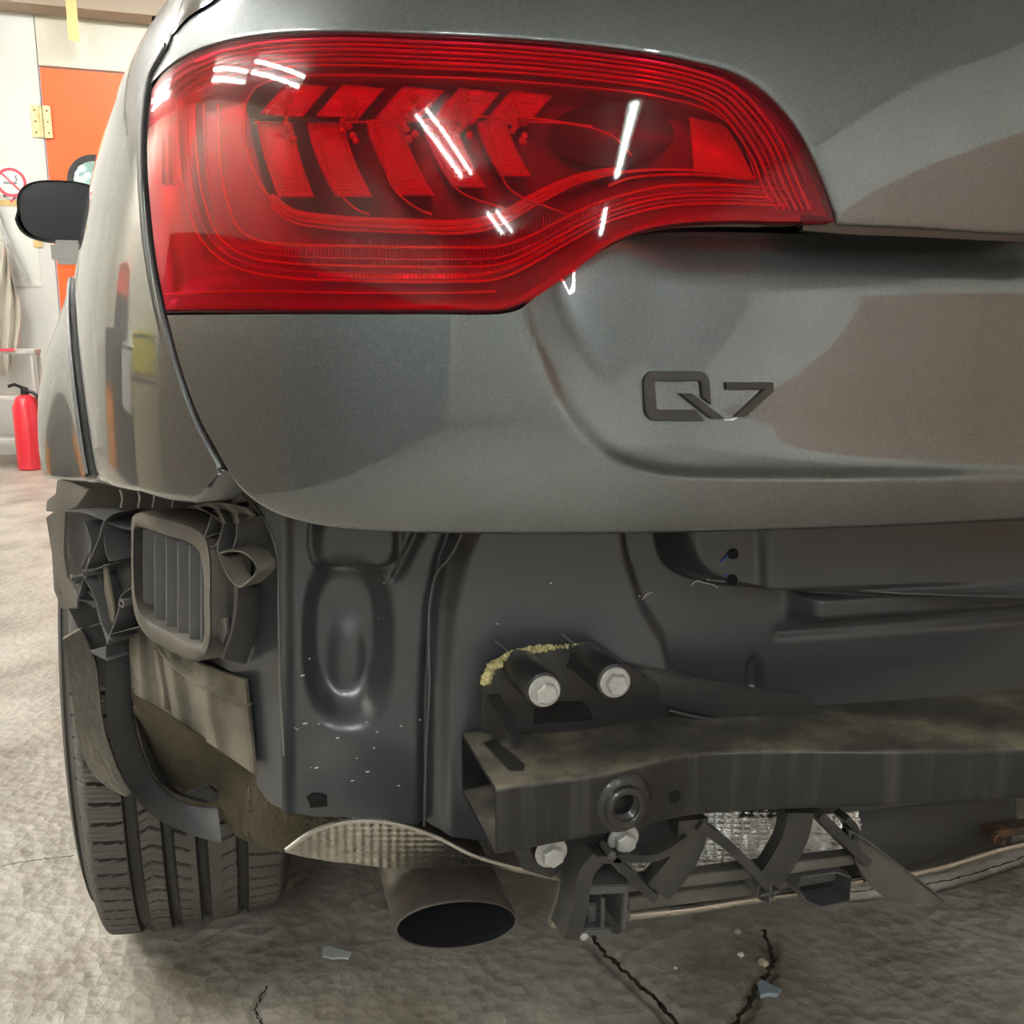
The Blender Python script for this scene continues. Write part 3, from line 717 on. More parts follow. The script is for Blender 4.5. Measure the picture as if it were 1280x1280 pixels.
# walls round the chamber
def wallstrip(name, pts, d0, d1, m, res=80, shift=(0, 0)):
    q = crs(pts, res); A = np.stack([onskin(q[:, 0] + shift[0] * f, q[:, 1] + shift[1] * f, d0 + (d1 - d0) * f) for f in (0, .5, 1)])
    V, Fc = gridmesh(A); return link(name, V, Fc, m, tl)
wallstrip('chamber_wall', CH, .022, .043, REFL); wallstrip('chamber_wall', [(307, 130), (306, 170), (325, 215)] + CB[1:], .022, .043, REFL)
ltube('chamber_rim', CH, .021, .0011, RIBM); ltube('chamber_rim', [(307, 130), (306, 170), (318, 215)] + CB[1:], .021, .0013, GUIDE)
# light guide
for off, r in ((0, .0028), (7, .0016), (13, .0012)):
    ltube('light_guide', [(340, 246 + off), (365, 264 + off), (410, 272 + off), (500, 277 + off), (590, 277 + off), (630, 266 + off), (670, 243 + off), (720, 222 + off * .6), (772, 212 + off * .3)], .02, r, GUIDE)
# outer U shaped steps at the left
for k, (s, r) in enumerate(((0, .0012), (1, .0009), (2, .0012), (3, .0009), (4.6, .0013))):
    o = s * 11
    ltube('step_edge', [(222 + o, 130), (224 + o, 190), (232 + o * 1.0, 245), (252 + o * .95, 300 - o * .25), (290 + o * .7, 332 - o * .6), (350 + o * .3, 346 - o * .8), (450, 351 - o * .85), (560, 352 - o * .85), (625, 348 - o * .8), (668, 328 - o * .7), (712, 302 - o * .65), (760, 277 - o * .55), (830, 258 - o * .5), (900, 254 - o * .45), (985, 257 - o * .4)], .016 + .001 * k, r, RIBM if k % 2 else GUIDE)
ltube('lower_edge', [(208, 368), (300, 364), (450, 366), (560, 366), (620, 364)], .012, .001, GUIDE)
ltube('lower_edge', [(350, 250), (330, 190), (322, 150)], .02, .001, GUIDE)
# top ridges
for k in range(6):
    o = 7 + k * 6.5
    pts = [(a * .97 + 20 - k * 0, b_ + o) for a, b_ in LTOP[2:10]] + [(912 - k * 3, 98 + o), (948 - k * 5, 130 + o), (976 - k * 6.5, 172 + o * .8), (994 - k * 7.5, 218 + o * .6), (1012 - k * 8, 262)]
    ltube('ridge', pts, .010 + .0015 * k, .0010 if k % 2 else .0016, GUIDE if k in (1, 5) else RIBM)
# fine upright ribs along the lower band, joined piece of moulding
def ribs(curve_a, curve_b, n, d, r, name):
    a = crs(curve_a, n); b_ = crs(curve_b, n); V = []; Fc = []
    A_ = linehit(a, d); B_ = linehit(b_, d)
    for i in range(n):
        v, f = sweep([A_[i], B_[i]], [(r, 0), (0, r), (-r, 0), (0, -r)]); o = len(V); V += v; Fc += [tuple(q + o for q in ff) for ff in f]
    return tag(link(name, V, Fc, RIBM, tl), kind='stuff')
ribs([(350, 292), (450, 298), (560, 299), (625, 292), (680, 268), (740, 240), (800, 228), (900, 226), (1000, 232)], [(345, 332), (450, 338), (560, 339), (630, 334), (690, 300), (750, 268), (805, 248), (900, 244), (1010, 248)], 150, .022, .0005, 'rib_row')
ribs([(862, 108), (910, 132), (940, 170), (955, 222)], [(880, 100), (935, 128), (965, 168), (975, 222)], 24, .018, .0008, 'rib_row')
ltube('rib_row_edge', [(780, 250), (850, 240), (950, 238), (1015, 252)], .018, .0009, RIBM)
ltube('inner_frame_edge', [(760, 232), (790, 222), (860, 218), (942, 224)], .02, .0012, GUIDE)
# sparkling bead row
bm = bmesh.new()
for x, y in crs([(400, 344), (500, 346), (600, 343), (650, 328), (705, 298)], 64):
    r = bmesh.ops.create_icosphere(bm, subdivisions=1, radius=.0018)
    for v in r['verts']: v.co += V3(onskin(x, y, .016))
tag(from_bm('bead_row', bm, GUIDE, tl), kind='stuff')
# reflector blades: lower row and slanted upper row
BL = [(322, 152, 345, 246, 44), (384, 152, 416, 246, 46), (458, 150, 496, 244, 44), (528, 150, 562, 234, 42), (596, 152, 622, 220, 38)]
BLM = mat('ribbed red reflector', (1, .75, .75), .3, .1)
def blade(x0, y0, x1, y1, w_, d0=.030, d1=.016):
    def fn(j, i):
            f = j / 39; y = y0 + (y1 - y0) * f; x = x0 + (x1 - x0) * f ** 1.6
            u = i / 23; dz_ = d0 + (d1 - d0) * f - .006 * math.sin(u * math.pi) + .0006 * math.cos(u * 22 * math.pi) + .0006 * math.cos(f * 40 * math.pi)
            return x + w_ * u + 4 * f, y - 4 * u * (1 - f), dz_
    G = gridhit(40, 24, fn)
    return sheet('reflector_blade', G, .002, (0, 1, 0), BLM, tl)
for x0, y0, x1, y1, w_ in BL: blade(x0, y0, x1, y1, w_)
for k, x0 in enumerate((325, 395, 470, 540, 606)):
    def fn(j, i):
        f = j / 19; u = i / 19; return x0 + 52 * u + 34 * (1 - f), 102 + k * 2.5 + 40 * f + 6 * u, .034 - .010 * f + .0008 * math.cos(u * 18 * math.pi) + .0008 * math.cos(f * 14 * math.pi)
    G = gridhit(20, 20, fn)
    sheet('upper_reflector', G, .002, (0, 1, 0), BLM, tl)
# curved arcs that end each blade
for x0, x1 in ((398, 452), (470, 530), (548, 640), (614, 700)):
    ltube('blade_edge', [(x0, 150), (x0 + 6, 190), (x0 + 22, 235), (x1 - 6, 262), (x1 + 10, 268)], .017, .0009, GUIDE, 30)
ltube('divider', [(315, 146), (360, 149), (430, 150)], .016, .0022, BLACKP)
ltube('divider', [(318, 153), (480, 152), (640, 146), (740, 158)], .019, .0009, GUIDE)
# LED modules
LEDM = mat('led crystal', (1, .6, .4), .12, coat=1)
for k, (x, y) in enumerate(((358, 150), (437, 152), (510, 150), (580, 145), (648, 152))):
    bm = bmesh.new(); rr = random.Random(k)
    for q in range(9):
        r = bmesh.ops.create_icosphere(bm, subdivisions=1, radius=.0028 + .001 * rr.random())
        cpos = V3(onskin(x + rr.uniform(-9, 9), y - 26 + q * 6.2, .016))
        for v in r['verts']: v.co += cpos
    from_bm('led_cluster', bm, LEDM, tl, auto=10)
# right chamber reflector bowl and dim glass element
def fn(j, i):
    u = i / 25; f = j / 25; xa = 862 + 6 * f; xb = 900 + 42 * f ** .7; return xa + (xb - xa) * u, 146 + 68 * f + 8 * u, .034 - .018 * u ** 2 + .008 * math.sin(f * math.pi)
G = gridhit(26, 26, fn)
sheet('bright_reflector', G, .002, (0, 1, 0), GUIDE, tl)
def fn(j, i):
    r_ = i / 25; a_ = 2 * math.pi * j / 25; return 765 + 78 * r_ * math.cos(a_), 168 + 40 * r_ * math.sin(a_), .030 + .012 * (1 - r_ * r_)
G = gridhit(26, 26, fn)
sheet('bulb_reflector', G, .002, (0, 1, 0), HOUSED, tl)
ltube('reflector_edge', [(660, 152), (720, 156), (765, 170), (790, 195)], .018, .0009, GUIDE, 20)

# ================================================================== BADGE  Q7
bd = empty('badge', (0, 0, 0), car)
def Bp(u, v, lift=.0035):
    x = 780 + u * .1875; y = 430 + v * .1875
    p = onskin(x, y); p[..., 1] += float(crease_rec(np.array(x), np.array(y))) - lift; return V3(p)
def arc(cx, cy, r, a0, a1, n=6): return [(cx + r * math.cos(R(a)), cy + r * math.sin(R(a))) for a in np.linspace(a0, a1, n)]
q_out = [(650, 412)] + arc(580, 258, 70, 0, -90) + arc(275, 268, 80, -90, -180) + arc(275, 440, 80, 180, 90) + [(600, 522)]
q_in = [(545, 450)] + arc(295, 432, 18, 90, 180, 4) + arc(295, 272, 20, 180, 270, 4) + arc(565, 275, 24, -90, 0, 4) + [(590, 362)]
prism('letter_q_ring', [Bp(*p) for p in q_out + q_in], (0, .0045, 0), BADGE, bd, bevel=.0005)
prism('letter_q_tail', [Bp(*p, .0042) for p in [(440, 338), (522, 340), (736, 508), (645, 508)]], (0, .005, 0), BADGE, bd, bevel=.0005)
prism('digit_seven', [Bp(*p) for p in [(758, 264), (1083, 264), (1083, 322), (882, 495), (800, 495), (1010, 312), (758, 312)]], (0, .0045, 0), BADGE, bd, bevel=.0005)
prism('torn_adhesive', [Bp(*p, .0004) for p in [(742, 516), (790, 514), (825, 496), (832, 508), (800, 522), (745, 522)]], (0, .0005, 0), SIGNW, bd)

for o in bd.children:
    if o.name.startswith('torn'): continue
    o.data.materials.append(BLACKP)
    for p in o.data.polygons:
        if abs(p.normal.y) < .6: p.material_index = 1
# ================================================================== REAR INNER PANEL
def Frear(x, z): return .835 + .21 * (np.asarray(x) - .78) ** 2 + .0 * np.asarray(z)
def rrect(px, py, x0, x1, y0, y1, soft):
    return sstep(-soft, soft, px - x0) * sstep(-soft, soft, x1 - px) * sstep(-soft, soft, py - y0) * sstep(-soft, soft, y1 - py)
def ell(px, py, cx, cy, rx, ry, soft=.25, p=2.6):
    d = (np.abs((px - cx) / rx) ** p + np.abs((py - cy) / ry) ** p) ** (1 / p); return sstep(1 + soft, 1 - soft, d)
def rear_disp(px, py):
    d = np.zeros(px.shape)
    d -= .010 * ell(px, py, 445, 675, 50, 36, .18, 3)                 # raised pad under the tailgate
    d += .006 * ell(px, py, 445, 675, 58, 44, .1, 3) * (1 - ell(px, py, 445, 675, 50, 36, .18, 3))
    d += .032 * ell(px, py, 437, 800, 48, 92, .3, 2.6)                 # long dimple
    d -= .007 * ell(px, py, 440, 835, 18, 40, .6)                     # raised core of the dimple
    # upright groove between the two pressings
    gx = np.interp(py, [650, 700, 760, 860, 1050], [572, 553, 541, 536, 533])
    d += .014 * np.exp(-((px - gx) / 8.0) ** 2)
    # right field stands proud of the left one
    d -= .016 * sstep(0, 16, px - gx - 12)
    # slanting shoulder right of the lamp pocket
    sx = np.interp(py, [650, 700, 760, 800, 860], [762, 770, 790, 815, 830])
    d += .050 * sstep(0, 34, px - sx)
    # upper right box standing proud again with rounded corner
    d -= .046 * ell(px, py, 1240, 610, 392, 130, .045, 6)
    d -= .012 * (sstep(-6, 6, px - 942) * sstep(1600, 1590, px)) * sstep(740, 728, py + (px - 940) * .03)
    # long bead
    by = 768 - (px - 1010) * .075
    d -= .024 * sstep(1000, 1030, px) * sstep(30, 8, np.abs(py - by + 4)) * 1.4
    d += .005 * sstep(985, 1000, px) * np.exp(-((py - by - 34) / 7) ** 2)
    d += .006 * np.exp(-((px - 560) / 3) ** 2) * 0
    # slanted pressing upper left of the groove
    d += .008 * sstep(12, 0, np.abs((px - 512) + (py - 690) * .5)) * sstep(735, 715, py) * 1.0
    d += .010 * ell(px, py, 965, 860, 9, 22, .5)
    d -= .008 * sstep(372, 352, px)
    return d
rt = [(283, 560), (330, 600), (400, 600), (700, 600), (1000, 600), (1360, 600), (1750, 600)]
rb = [(352, 1012), (390, 1020), (440, 1022), (700, 1050), (1000, 1040), (1360, 1000), (1750, 970)]
a = crs(rt, 520); bb = crs(rb, 520); lfc = crs([(283, 560), (318, 625), (342, 680), (346, 760), (350, 900), (352, 1012)], 300)
Gp = np.zeros((300, 520, 2))
for j, t in enumerate(np.linspace(0, 1, 300)):
    base = a * (1 - t) + bb * t; Gp[j] = base + (lfc[j] - base[0]) * ((1 - np.linspace(0, 1, 520))[:, None] ** 3)
dsp = rear_disp(Gp[..., 0], Gp[..., 1])
P = onskin(Gp[..., 0], Gp[..., 1], 0, Frear); P[..., 1] += dsp
V, Fc = gridmesh(P); link('rear_inner_panel', V, Fc, INNER, car)
def rp(px, py, lift=0.0):
    p = onskin(px, py, 0, Frear); p[1] += float(rear_disp(np.array(float(px)), np.array(float(py)))) - lift; return V3(p)
def drop(name, pts, r, m, n=6, res=30, lift=.001): return tube(name, [rp(x, y, lift) for x, y in crs(pts, res)], r, m, car, n=n)
drop('sealer_bead', [(284, 598), (312, 626), (332, 652), (345, 690), (347, 760), (349, 850), (354, 940)], .0012, SEAL)
drop('sealer_bead', [(578, 668), (562, 700), (549, 722), (541, 760), (540, 860), (536, 950), (534, 1040)], .0014, SEAL)
drop('weld_scar', [(612, 794), (626, 806), (634, 814)], .0012, SEAL, res=8); drop('weld_scar', [(694, 786), (706, 796), (714, 804)], .0012, SEAL, res=8)
for x, y in ((908, 689), (907, 721)):
    c = rp(x, y, .0015); lathe('drilled_hole', c, (0, -1, 0), [(0, .0058), (.0012, .0054), (.0012, .0046), (.0004, .0044), (.0002, 0)], HOLE, car, n=20)
drop('marker_line', [(893, 699), (900, 692), (904, 688)], .0012, BLUE, res=6, lift=.0012); drop('marker_line', [(897, 716), (902, 714)], .0008, BLUE, res=4)
# scratches with bare paint
for pts in ([(884, 742), (890, 736), (900, 738), (912, 741), (918, 745)], [(893, 727), (899, 732), (904, 726)], [(640 + 180, 760), (827, 753), (834, 751)]):
    drop('paint_scratch', pts, .0006, SIGNW, n=4, res=8, lift=.0008)
# jagged square hole, shade painted flat, and small specks low on the left pressing
q = [rp(x, y, .001) for x, y in ((383, 995), (392, 990), (408, 993), (409, 1007), (388, 1009))]
prism('square_hole', q, (0, -.001, 0), HOLE, car)
rng = random.Random(8)
bm = bmesh.new()
for k in range(45):
    x = rng.choice([rng.uniform(360, 530), rng.uniform(560, 900)]); y = rng.uniform(900, 1005) if rng.random() < .6 else rng.uniform(690, 1000)
    c = rp(x, y, .0004); s = rng.uniform(.0004, .0011); L = s * rng.uniform(1, 3.5)
    r = bmesh.ops.create_icosphere(bm, subdivisions=1, radius=1)
    for v in r['verts']: v.co = Vector((v.co.x * L, v.co.y * s * .5, v.co.z * s)) + c
tag(from_bm('paint_specks', bm, SIGNW, car), kind='stuff')

# ================================================================== LEFT CORNER: plane of the vent
QA = Vector((.075, .89, 0)); QB = Vector((-.15, 1.22, 0)); QT = (QB - QA).normalized(); QN = Vector((QT.y * -1, QT.x, 0))
if QN.y > 0: QN = -QN
def Q(px, py, off=0.0):
    d = ray(px, py); D = Vector((float(d[0]), float(d[1]), float(d[2]))); o = Vector((0, 0, CAMH)); p0 = QA + QN * off
    t = (p0 - o).dot(QN) / D.dot(QN); return o + D * t
def qprism(name, pts, off, th, m, parent=car, bevel=.001): return prism(name, [Q(x, y, off) for x, y in pts], QN * -th, m, parent, bevel=bevel)
def qstrip(name, pts, off0, off1, th, m, res=24, parent=car):
    """a rib: thin wall standing off the plane from off0 to off1, following a traced line"""
    q = crs(pts, res); G = np.array([[Q(x, y, off1) * (1 - f) + (Q(x, y, off1) - QN * (off1 - off0)) * f for x, y in q] for f in (0, .5, 1)])
    return sheet(name, G, th, tuple(QT), m, parent)
# body metal round the vent
qprism('side_inner_panel', [(262, 585), (300, 600), (330, 640), (346, 690), (349, 800), (352, 900), (356, 1014), (336, 1004), (322, 985), (316, 960), (306, 850), (262, 826), (200, 800), (168, 770), (166, 650), (240, 640)], -.035, .003, INNER)
qprism('wheel_house_panel', [(74, 596), (170, 596), (300, 600), (300, 700), (290, 860), (200, 840), (140, 830), (100, 790), (74, 756)], -.06, .003, BLACKP)
sp = crs([(300, 770), (316, 770), (322, 800), (330, 900)], 10)
# dirty sheet below the vent
G = np.array([[Q(x, y, -.028 + .006 * math.sin(i * .55)) for i, (x, y) in enumerate(crs(r, 40))] for r in ([(160, 775), (200, 806), (250, 830), (306, 850)], [(162, 820), (205, 850), (255, 885), (312, 905)], [(164, 872), (205, 893), (255, 925), (318, 968)])])
sheet('soiled_splash_sheet', G, .004, tuple(-QN), DIRT, car)
qstrip('sheet_bead', [(196, 806), (204, 820), (232, 846), (270, 868), (306, 884)], -.03, -.018, .004, DIRT, 30)
qstrip('sheet_bead', [(196, 812), (200, 840), (204, 862), (206, 886)], -.03, -.02, .008, DIRT, 20)

# ---- air vent
vent = empty('air_vent', (0, 0, 0), car)
def rr(pts, res=73): return [tuple(p) for p in crs(pts + [pts[0]], res)[:-1]]
outer = rr([(164, 660), (166, 645), (178, 640), (210, 646), (240, 655), (256, 666), (263, 690), (264, 750), (263, 805), (256, 822), (244, 827), (215, 815), (190, 801), (174, 782), (166, 755), (164, 705)])
inner = rr([(168, 668), (171, 659), (180, 660), (208, 669), (238, 679), (249, 690), (254, 715), (255, 760), (255, 795), (250, 806), (240, 805), (212, 790), (190, 778), (178, 764), (171, 745), (168, 706)])
bm = bmesh.new(); n = 72; rings = []
for o_off, pts in ((-.03, outer), (.008, outer), (.012, [(a[0] * .8 + b_[0] * .2, a[1] * .8 + b_[1] * .2) for a, b_ in zip(outer, inner)]), (.012, [(a[0] * .3 + b_[0] * .7, a[1] * .3 + b_[1] * .7) for a, b_ in zip(outer, inner)]), (.009, inner), (-.03, inner)):
    if o_off in (-.03,):
        ref = .008 if pts is outer else .009
        rings.append([bm.verts.new(Q(x, y, ref) - QN * (ref + .03) + (QT * -.012 if pts is outer else Vector())) for x, y in pts])
    else: rings.append([bm.verts.new(Q(x, y, o_off)) for x, y in pts])
for a_, b_ in zip(rings[:-1], rings[1:]):
    for i in range(n): bm.faces.new((a_[i], a_[(i + 1) % n], b_[(i + 1) % n], b_[i]))
from_bm('vent_frame', bm, DUSTYP, vent, auto=50)
qprism('vent_back', [(a[0] * .4 + b_[0] * .6, a[1] * .4 + b_[1] * .6) for a, b_ in zip(outer, inner)], -.022, .002, BLACKP, vent)
for k in range(6):
    x = 178 + k * 14.5; yt = np.interp(x, [168, 180, 250], [662, 661, 686]); yb = np.interp(x, [168, 190, 250], [735, 778, 808])
    G = np.array([[Q(x + 3 * f, y, .003) + QT * (-.012 * f) - QN * (.018 * f) for f in np.linspace(0, 1, 4)] for y in np.linspace(yt, yb + 2, 12)])
    sheet('vent_slat', G, .0022, tuple(QT * -1), GREYP, vent)
for k, (x, y) in enumerate(((222, 702), (236, 706), (250, 712), (240, 762))):
    qprism('vent_flap', [(x - 7, y + 2), (x, y - 9), (x + 5, y), (x + 4, y + 14), (x - 3, y + 12)], -.008, .002, DUSTYP, vent, bevel=0)

# ---- torn bumper bracket, left side
lb_ = empty('bumper_side_bracket', (0, 0, 0), car)
qprism('bracket_flange', [(71, 600), (90, 602), (112, 612), (98, 632), (82, 641), (80, 690), (84, 720), (97, 740), (97, 761), (73, 761), (72, 750), (67, 738), (64, 690), (57, 647), (66, 640), (57, 639), (58, 626), (69, 617)], -.01, .003, DUSTYP, lb_)
qprism('bracket_web', [(80, 642), (128, 648), (124, 664), (108, 700), (102, 712), (84, 696)], -.028, .003, GREYP, lb_)
qprism('bracket_web', [(130, 664), (160, 664), (164, 732), (152, 745), (138, 700)], -.024, .003, GREYP, lb_)
qprism('bracket_web', [(111, 716), (124, 716), (142, 775), (146, 800), (134, 806), (122, 770)], -.004, .003, GREYP, lb_)
qprism('pale_rib', [(128, 706), (132, 706), (143, 762), (143, 778), (138, 780), (130, 740)], .002, .003, DIRT, lb_)
for pts, a0, a1 in (([(81, 639), (105, 641), (128, 650), (150, 660), (163, 663)], -.03, .006), ([(143, 641), (130, 652), (126, 668), (108, 712), (98, 747)], -.03, .008), ([(130, 658), (133, 690), (138, 702)], -.03, .004),
                    ([(100, 722), (116, 714), (134, 706)], -.02, .008), ([(98, 748), (108, 740), (120, 750)], -.03, .004), ([(98, 750), (110, 754), (118, 760)], -.03, .006), ([(104, 720), (118, 745), (130, 785), (140, 800)], -.03, .010),
                    ([(164, 735), (152, 745), (148, 765), (138, 794), (134, 806)], -.03, .010), ([(140, 793), (158, 788), (175, 784)], -.02, .010), ([(106, 652), (114, 680), (110, 706)], -.03, -.006), ([(112, 784), (124, 780), (140, 778)], -.03, .0), ([(112, 814), (122, 820), (134, 826)], -.03, .0)):
    qstrip('bracket_rib', pts, a0, a1, .0022, GREYP, 16, lb_)
for x, y in ((112, 716), (158, 753), (98, 724)):
    c = Q(x, y, .008); lathe('bracket_pin', c - QN * .03, QN, [(0, .0045), (.036, .0045), (.036, .0028), (.02, .0026)], GREYP, lb_, n=16)
# small clips and bolts hanging under the quarter panel lip
for x in (150, 172, 190, 214):
    tube('wire_clip', [Q(x, 612, -.01), Q(x + 3, 622, -.01), Q(x + 1, 634, -.012)], .0012, ZINC, car, n=6, res=10)

# ---- torn bracket right of the vent
rb_ = empty('bumper_guide_bracket', (0, 0, 0), car)
G = np.array([[Q(x, y, .014 - .004 * math.sin(i * 1.1) + .02 * (j == 0)) for i, (x, y) in enumerate(crs(r, 22))] for j, r in enumerate(([(228, 636), (255, 629), (282, 629), (306, 634)], [(232, 634), (262, 634), (290, 640), (317, 645)], [(268, 636), (274, 652), (292, 655), (312, 648)]))])
sheet('torn_tab', G, .003, tuple(-QN), DUSTYP, rb_)
qprism('tab_post', [(276, 614), (285, 614), (285, 632), (276, 632)], .008, .006, GREYP, rb_)
for pts in ([(268, 634), (262, 655), (256, 672)], [(281, 652), (276, 672), (273, 690), (285, 696)], [(297, 650), (296, 672), (290, 690)], [(258, 672), (268, 668), (276, 667), (270, 682), (262, 684)]):
    qstrip('bracket_rib', pts, -.03, .012, .0022, GREYP, 16, rb_)
qprism('bracket_web', [(277, 655), (297, 655), (296, 688), (276, 692)], -.006, .003, DUSTYP, rb_)
lp = [(273, 694), (284, 690), (304, 692), (316, 702), (321, 714), (310, 728), (299, 735), (290, 728), (282, 716)]
G = np.array([[Q(x, y, .016) - QN * .022 * f for x, y in crs(lp + [lp[0]], 40)] for f in (0, .5, 1)])
sheet('bracket_loop', G, .003, (0, 0, .6), DUSTYP, rb_)
G = np.array([[Q(x, y, .016) * (1 - f) + Q(x + 28, y + 6, -.03) * f for x, y in crs([(293, 730), (292, 760), (287, 790), (276, 824)], 30)] for f in (0, .3, .6, 1)])
sheet('bracket_fin', G, .003, (1, 0, 0), GREYP, rb_)
qprism('bracket_foot', [(268, 774), (284, 772), (285, 790), (278, 806), (274, 800)], .002, .003, DUSTYP, rb_)

# ---- wheel arch liner band, felt, and muddy inner wing
def pxsheet(name, L, Rr, yL, yR, m, th=.003, nu=12, nv=60, wav=0, parent=car, d=(0, 1, 0)):
    a = crs(L, nv); b_ = crs(Rr, nv); G = np.zeros((nv, nu, 3)); rs = np.random.RandomState(1)
    yl = np.interp(np.linspace(0, 1, nv), np.linspace(0, 1, len(yL)), yL); yr = np.interp(np.linspace(0, 1, nv), np.linspace(0, 1, len(yR)), yR)
    for j in range(nv):
        for i in range(nu):
            f = i / (nu - 1); q = a[j] * (1 - f) + b_[j] * f; G[j, i] = aty(q[0], q[1], yl[j] * (1 - f) + yr[j] * f + wav * rs.uniform(-1, 1))
    return sheet(name, G, th, d, m, parent)
pxsheet('arch_liner_band', [(133, 804), (132, 860), (135, 910), (152, 967), (185, 1015), (235, 1042), (277, 1054)], [(172, 786), (164, 850), (170, 910), (190, 968), (212, 994), (236, 1006), (272, 1011)], [1.16, 1.10, 1.08], [1.19, 1.16, 1.10], GREYP)
pxsheet('arch_liner_lip', [(166, 860), (173, 912), (192, 968), (214, 990), (236, 1000), (258, 1004)], [(176, 880), (188, 930), (208, 972), (224, 990), (244, 996), (264, 998)], [1.15, 1.1], [1.18, 1.14], GREYP)
pxsheet('felt_liner', [(78, 800), (84, 830), (90, 870), (97, 922), (112, 962), (132, 982), (156, 996)], [(102, 786), (120, 830), (124, 866), (131, 914), (146, 958), (156, 978), (166, 992)], [1.2, 1.13], [1.23, 1.14], FELT, th=.012, nu=16, wav=.0008)
pxsheet('muddy_inner_wing', [(166, 868), (205, 890), (258, 925), (316, 962), (350, 1000), (436, 1020)], [(168, 905), (190, 966), (226, 1000), (272, 1018), (300, 1048), (372, 1062)], [1.06, 1.03, .97], [1.2, 1.16, 1.0], MUD, nu=30, wav=.002)
pxsheet('muddy_inner_wing', [(316, 958), (330, 990), (352, 1010), (400, 1016), (440, 1022)], [(300, 1040), (330, 1058), (362, 1066), (400, 1056), (440, 1034)], [.99, .95], [1.05, .95], MUD, nu=20, wav=.002)
pxsheet('arch_inner_wall', [(74, 740), (100, 790), (120, 850), (170, 880), (170, 905)], [(150, 740), (166, 790), (168, 850), (172, 876), (174, 900)], [1.24, 1.22], [1.22, 1.2], BLACKP)
prism('liner_tab', [aty(x, y, 1.06) for x, y in ((232, 994), (262, 984), (272, 992), (274, 1006), (262, 1002))], (0, .01, 0), BLACKP, car, bevel=.001)

# ================================================================== WHEEL
wheel = empty('rear_wheel', (-.026 - CARO.x, 1.60 - CARO.y, .385), car)
RT = .385; WT = .274
def tyre():
    # profile over the width: u in -1..1, radius
    us = np.concatenate([np.linspace(-1, -.86, 12), np.linspace(-.85, .85, 120), np.linspace(.86, 1, 12)])
    grooves = [-.49, -.18, .12, .49]; gw = [.052, .042, .042, .044]
    angs = np.concatenate([np.linspace(R(60), R(165), 26, endpoint=False), np.linspace(R(165), R(290), 560, endpoint=False), np.linspace(R(290), R(420), 30, endpoint=False)])
    U, A = np.meshgrid(us, angs)
    rad = RT - .010 * np.abs(U) ** 3 - .050 * sstep(.84, 1.03, np.abs(U)) ** 1.4
    for g_, w_ in zip(grooves, gw): rad = rad - .009 * sstep(w_ + .012, w_ - .004, np.abs(U - g_))
    P_ = .029 / RT
    def sipe(phase, wd=.2, dpt=.006):
        f = np.abs(((A / P_ + phase) % 1) - .5) * 2; return dpt * sstep(wd, wd * .45, f)
    ph1 = .5 * np.sin((U + .33) * 6); 
    sl_ = (U < -.56) & (U > -.93)
    rad = rad - sipe(U * .35 + .1) * sl_ - sipe(U * .35 + .6, .14, .002) * sl_ - sipe(U * .35 + .35, .12, .0015) * sl_ - sipe(U * .35 - .15, .12, .0015) * sl_
    m2 = (U > -.43) & (U < -.23); rad = rad - sipe(2.6 * np.abs(U + .33) + .3) * m2 - sipe(2.6 * np.abs(U + .33) + .8, .14, .002) * m2
    rad = rad - sipe(U * 3.0) * ((U > -.13) & (U < .0)) - sipe(-U * 2.0 + .3) * ((U > .30) & (U < .44))
    rad = rad - sipe(U * 1.4 + .2) * ((U > .55) & (U < .93))
    X = U * WT / 2; Y = rad * np.sin(A); Z = rad * np.cos(A)
    Z = np.maximum(Z, -RT + .002)
    P = np.stack([X, Y, Z], -1)
    # sidewalls
    def side(sgn):
        c = [(1.02, -.055), (1.06, -.075), (1.05, -.105), (.94, -.135)]
        o = []
        for u_, dr in c:
            r_ = RT + dr; z = np.maximum(r_ * np.cos(angs), -RT + .004); o.append(np.stack([np.full_like(angs, sgn * u_ * WT / 2), r_ * np.sin(angs), z], -1))
        return np.stack(o, 1)
    P = np.concatenate([side(-1)[:, ::-1], P, side(1)], 1); P = np.concatenate([P, P[:1]], 0)
    V, Fc = gridmesh(P); o = link('tyre', V, Fc, RUBBER, wheel, auto=60)
    # shaded undusted rubber with shade put into its colour: dust-free sidewalls, grooves and sipes
    o.data.materials.append(mat('shaded undusted rubber', (.028, .027, .026), .6, bump=.1)); nu_ = P.shape[1]
    base = RT - .010 * np.abs(us) ** 3; full = np.concatenate([np.full(4, 9.), base, np.full(4, 9.)])
    rr_ = np.hypot(P[..., 1], P[..., 2]); dark = (rr_ < full[None] - .0028) & ((np.abs(P[..., 2]) < RT - .004) | (np.abs(full[None]) > 1))
    keep = np.abs(np.concatenate([np.full(4, 1.1), us, np.full(4, 1.1)])) > .84
    dm = (dark[:-1, :-1].astype(int) + dark[1:, :-1] + dark[:-1, 1:] + dark[1:, 1:]) >= 2; wide = keep[:-1] & (np.abs(np.concatenate([np.full(4, 1.1), us, np.full(4, 1.1)]))[:-1] < .93)
    dm[:, wide] &= False
    o.data.polygons.foreach_set('material_index', dm.astype(np.int32).ravel()); o.data.update(); return o
tyre()
RIM = mat('grey alloy', (.3, .3, .31), .35, .8)
lathe('rim', (-.13, 0, 0), (1, 0, 0), [(0, .236), (.01, .24), (.02, .235), (.24, .235), (.25, .24), (.26, .24), (.26, .23), (.1, .22), (.09, .1), (.05, .06), (.05, 0)], RIM, wheel, n=48)
for k in range(10):
    a_ = k * math.pi / 5; bar('spoke', [(-.11, .06 * math.sin(a_), .06 * math.cos(a_)), (-.125, .235 * math.sin(a_), .235 * math.cos(a_))], .03, .02, RIM, wheel)

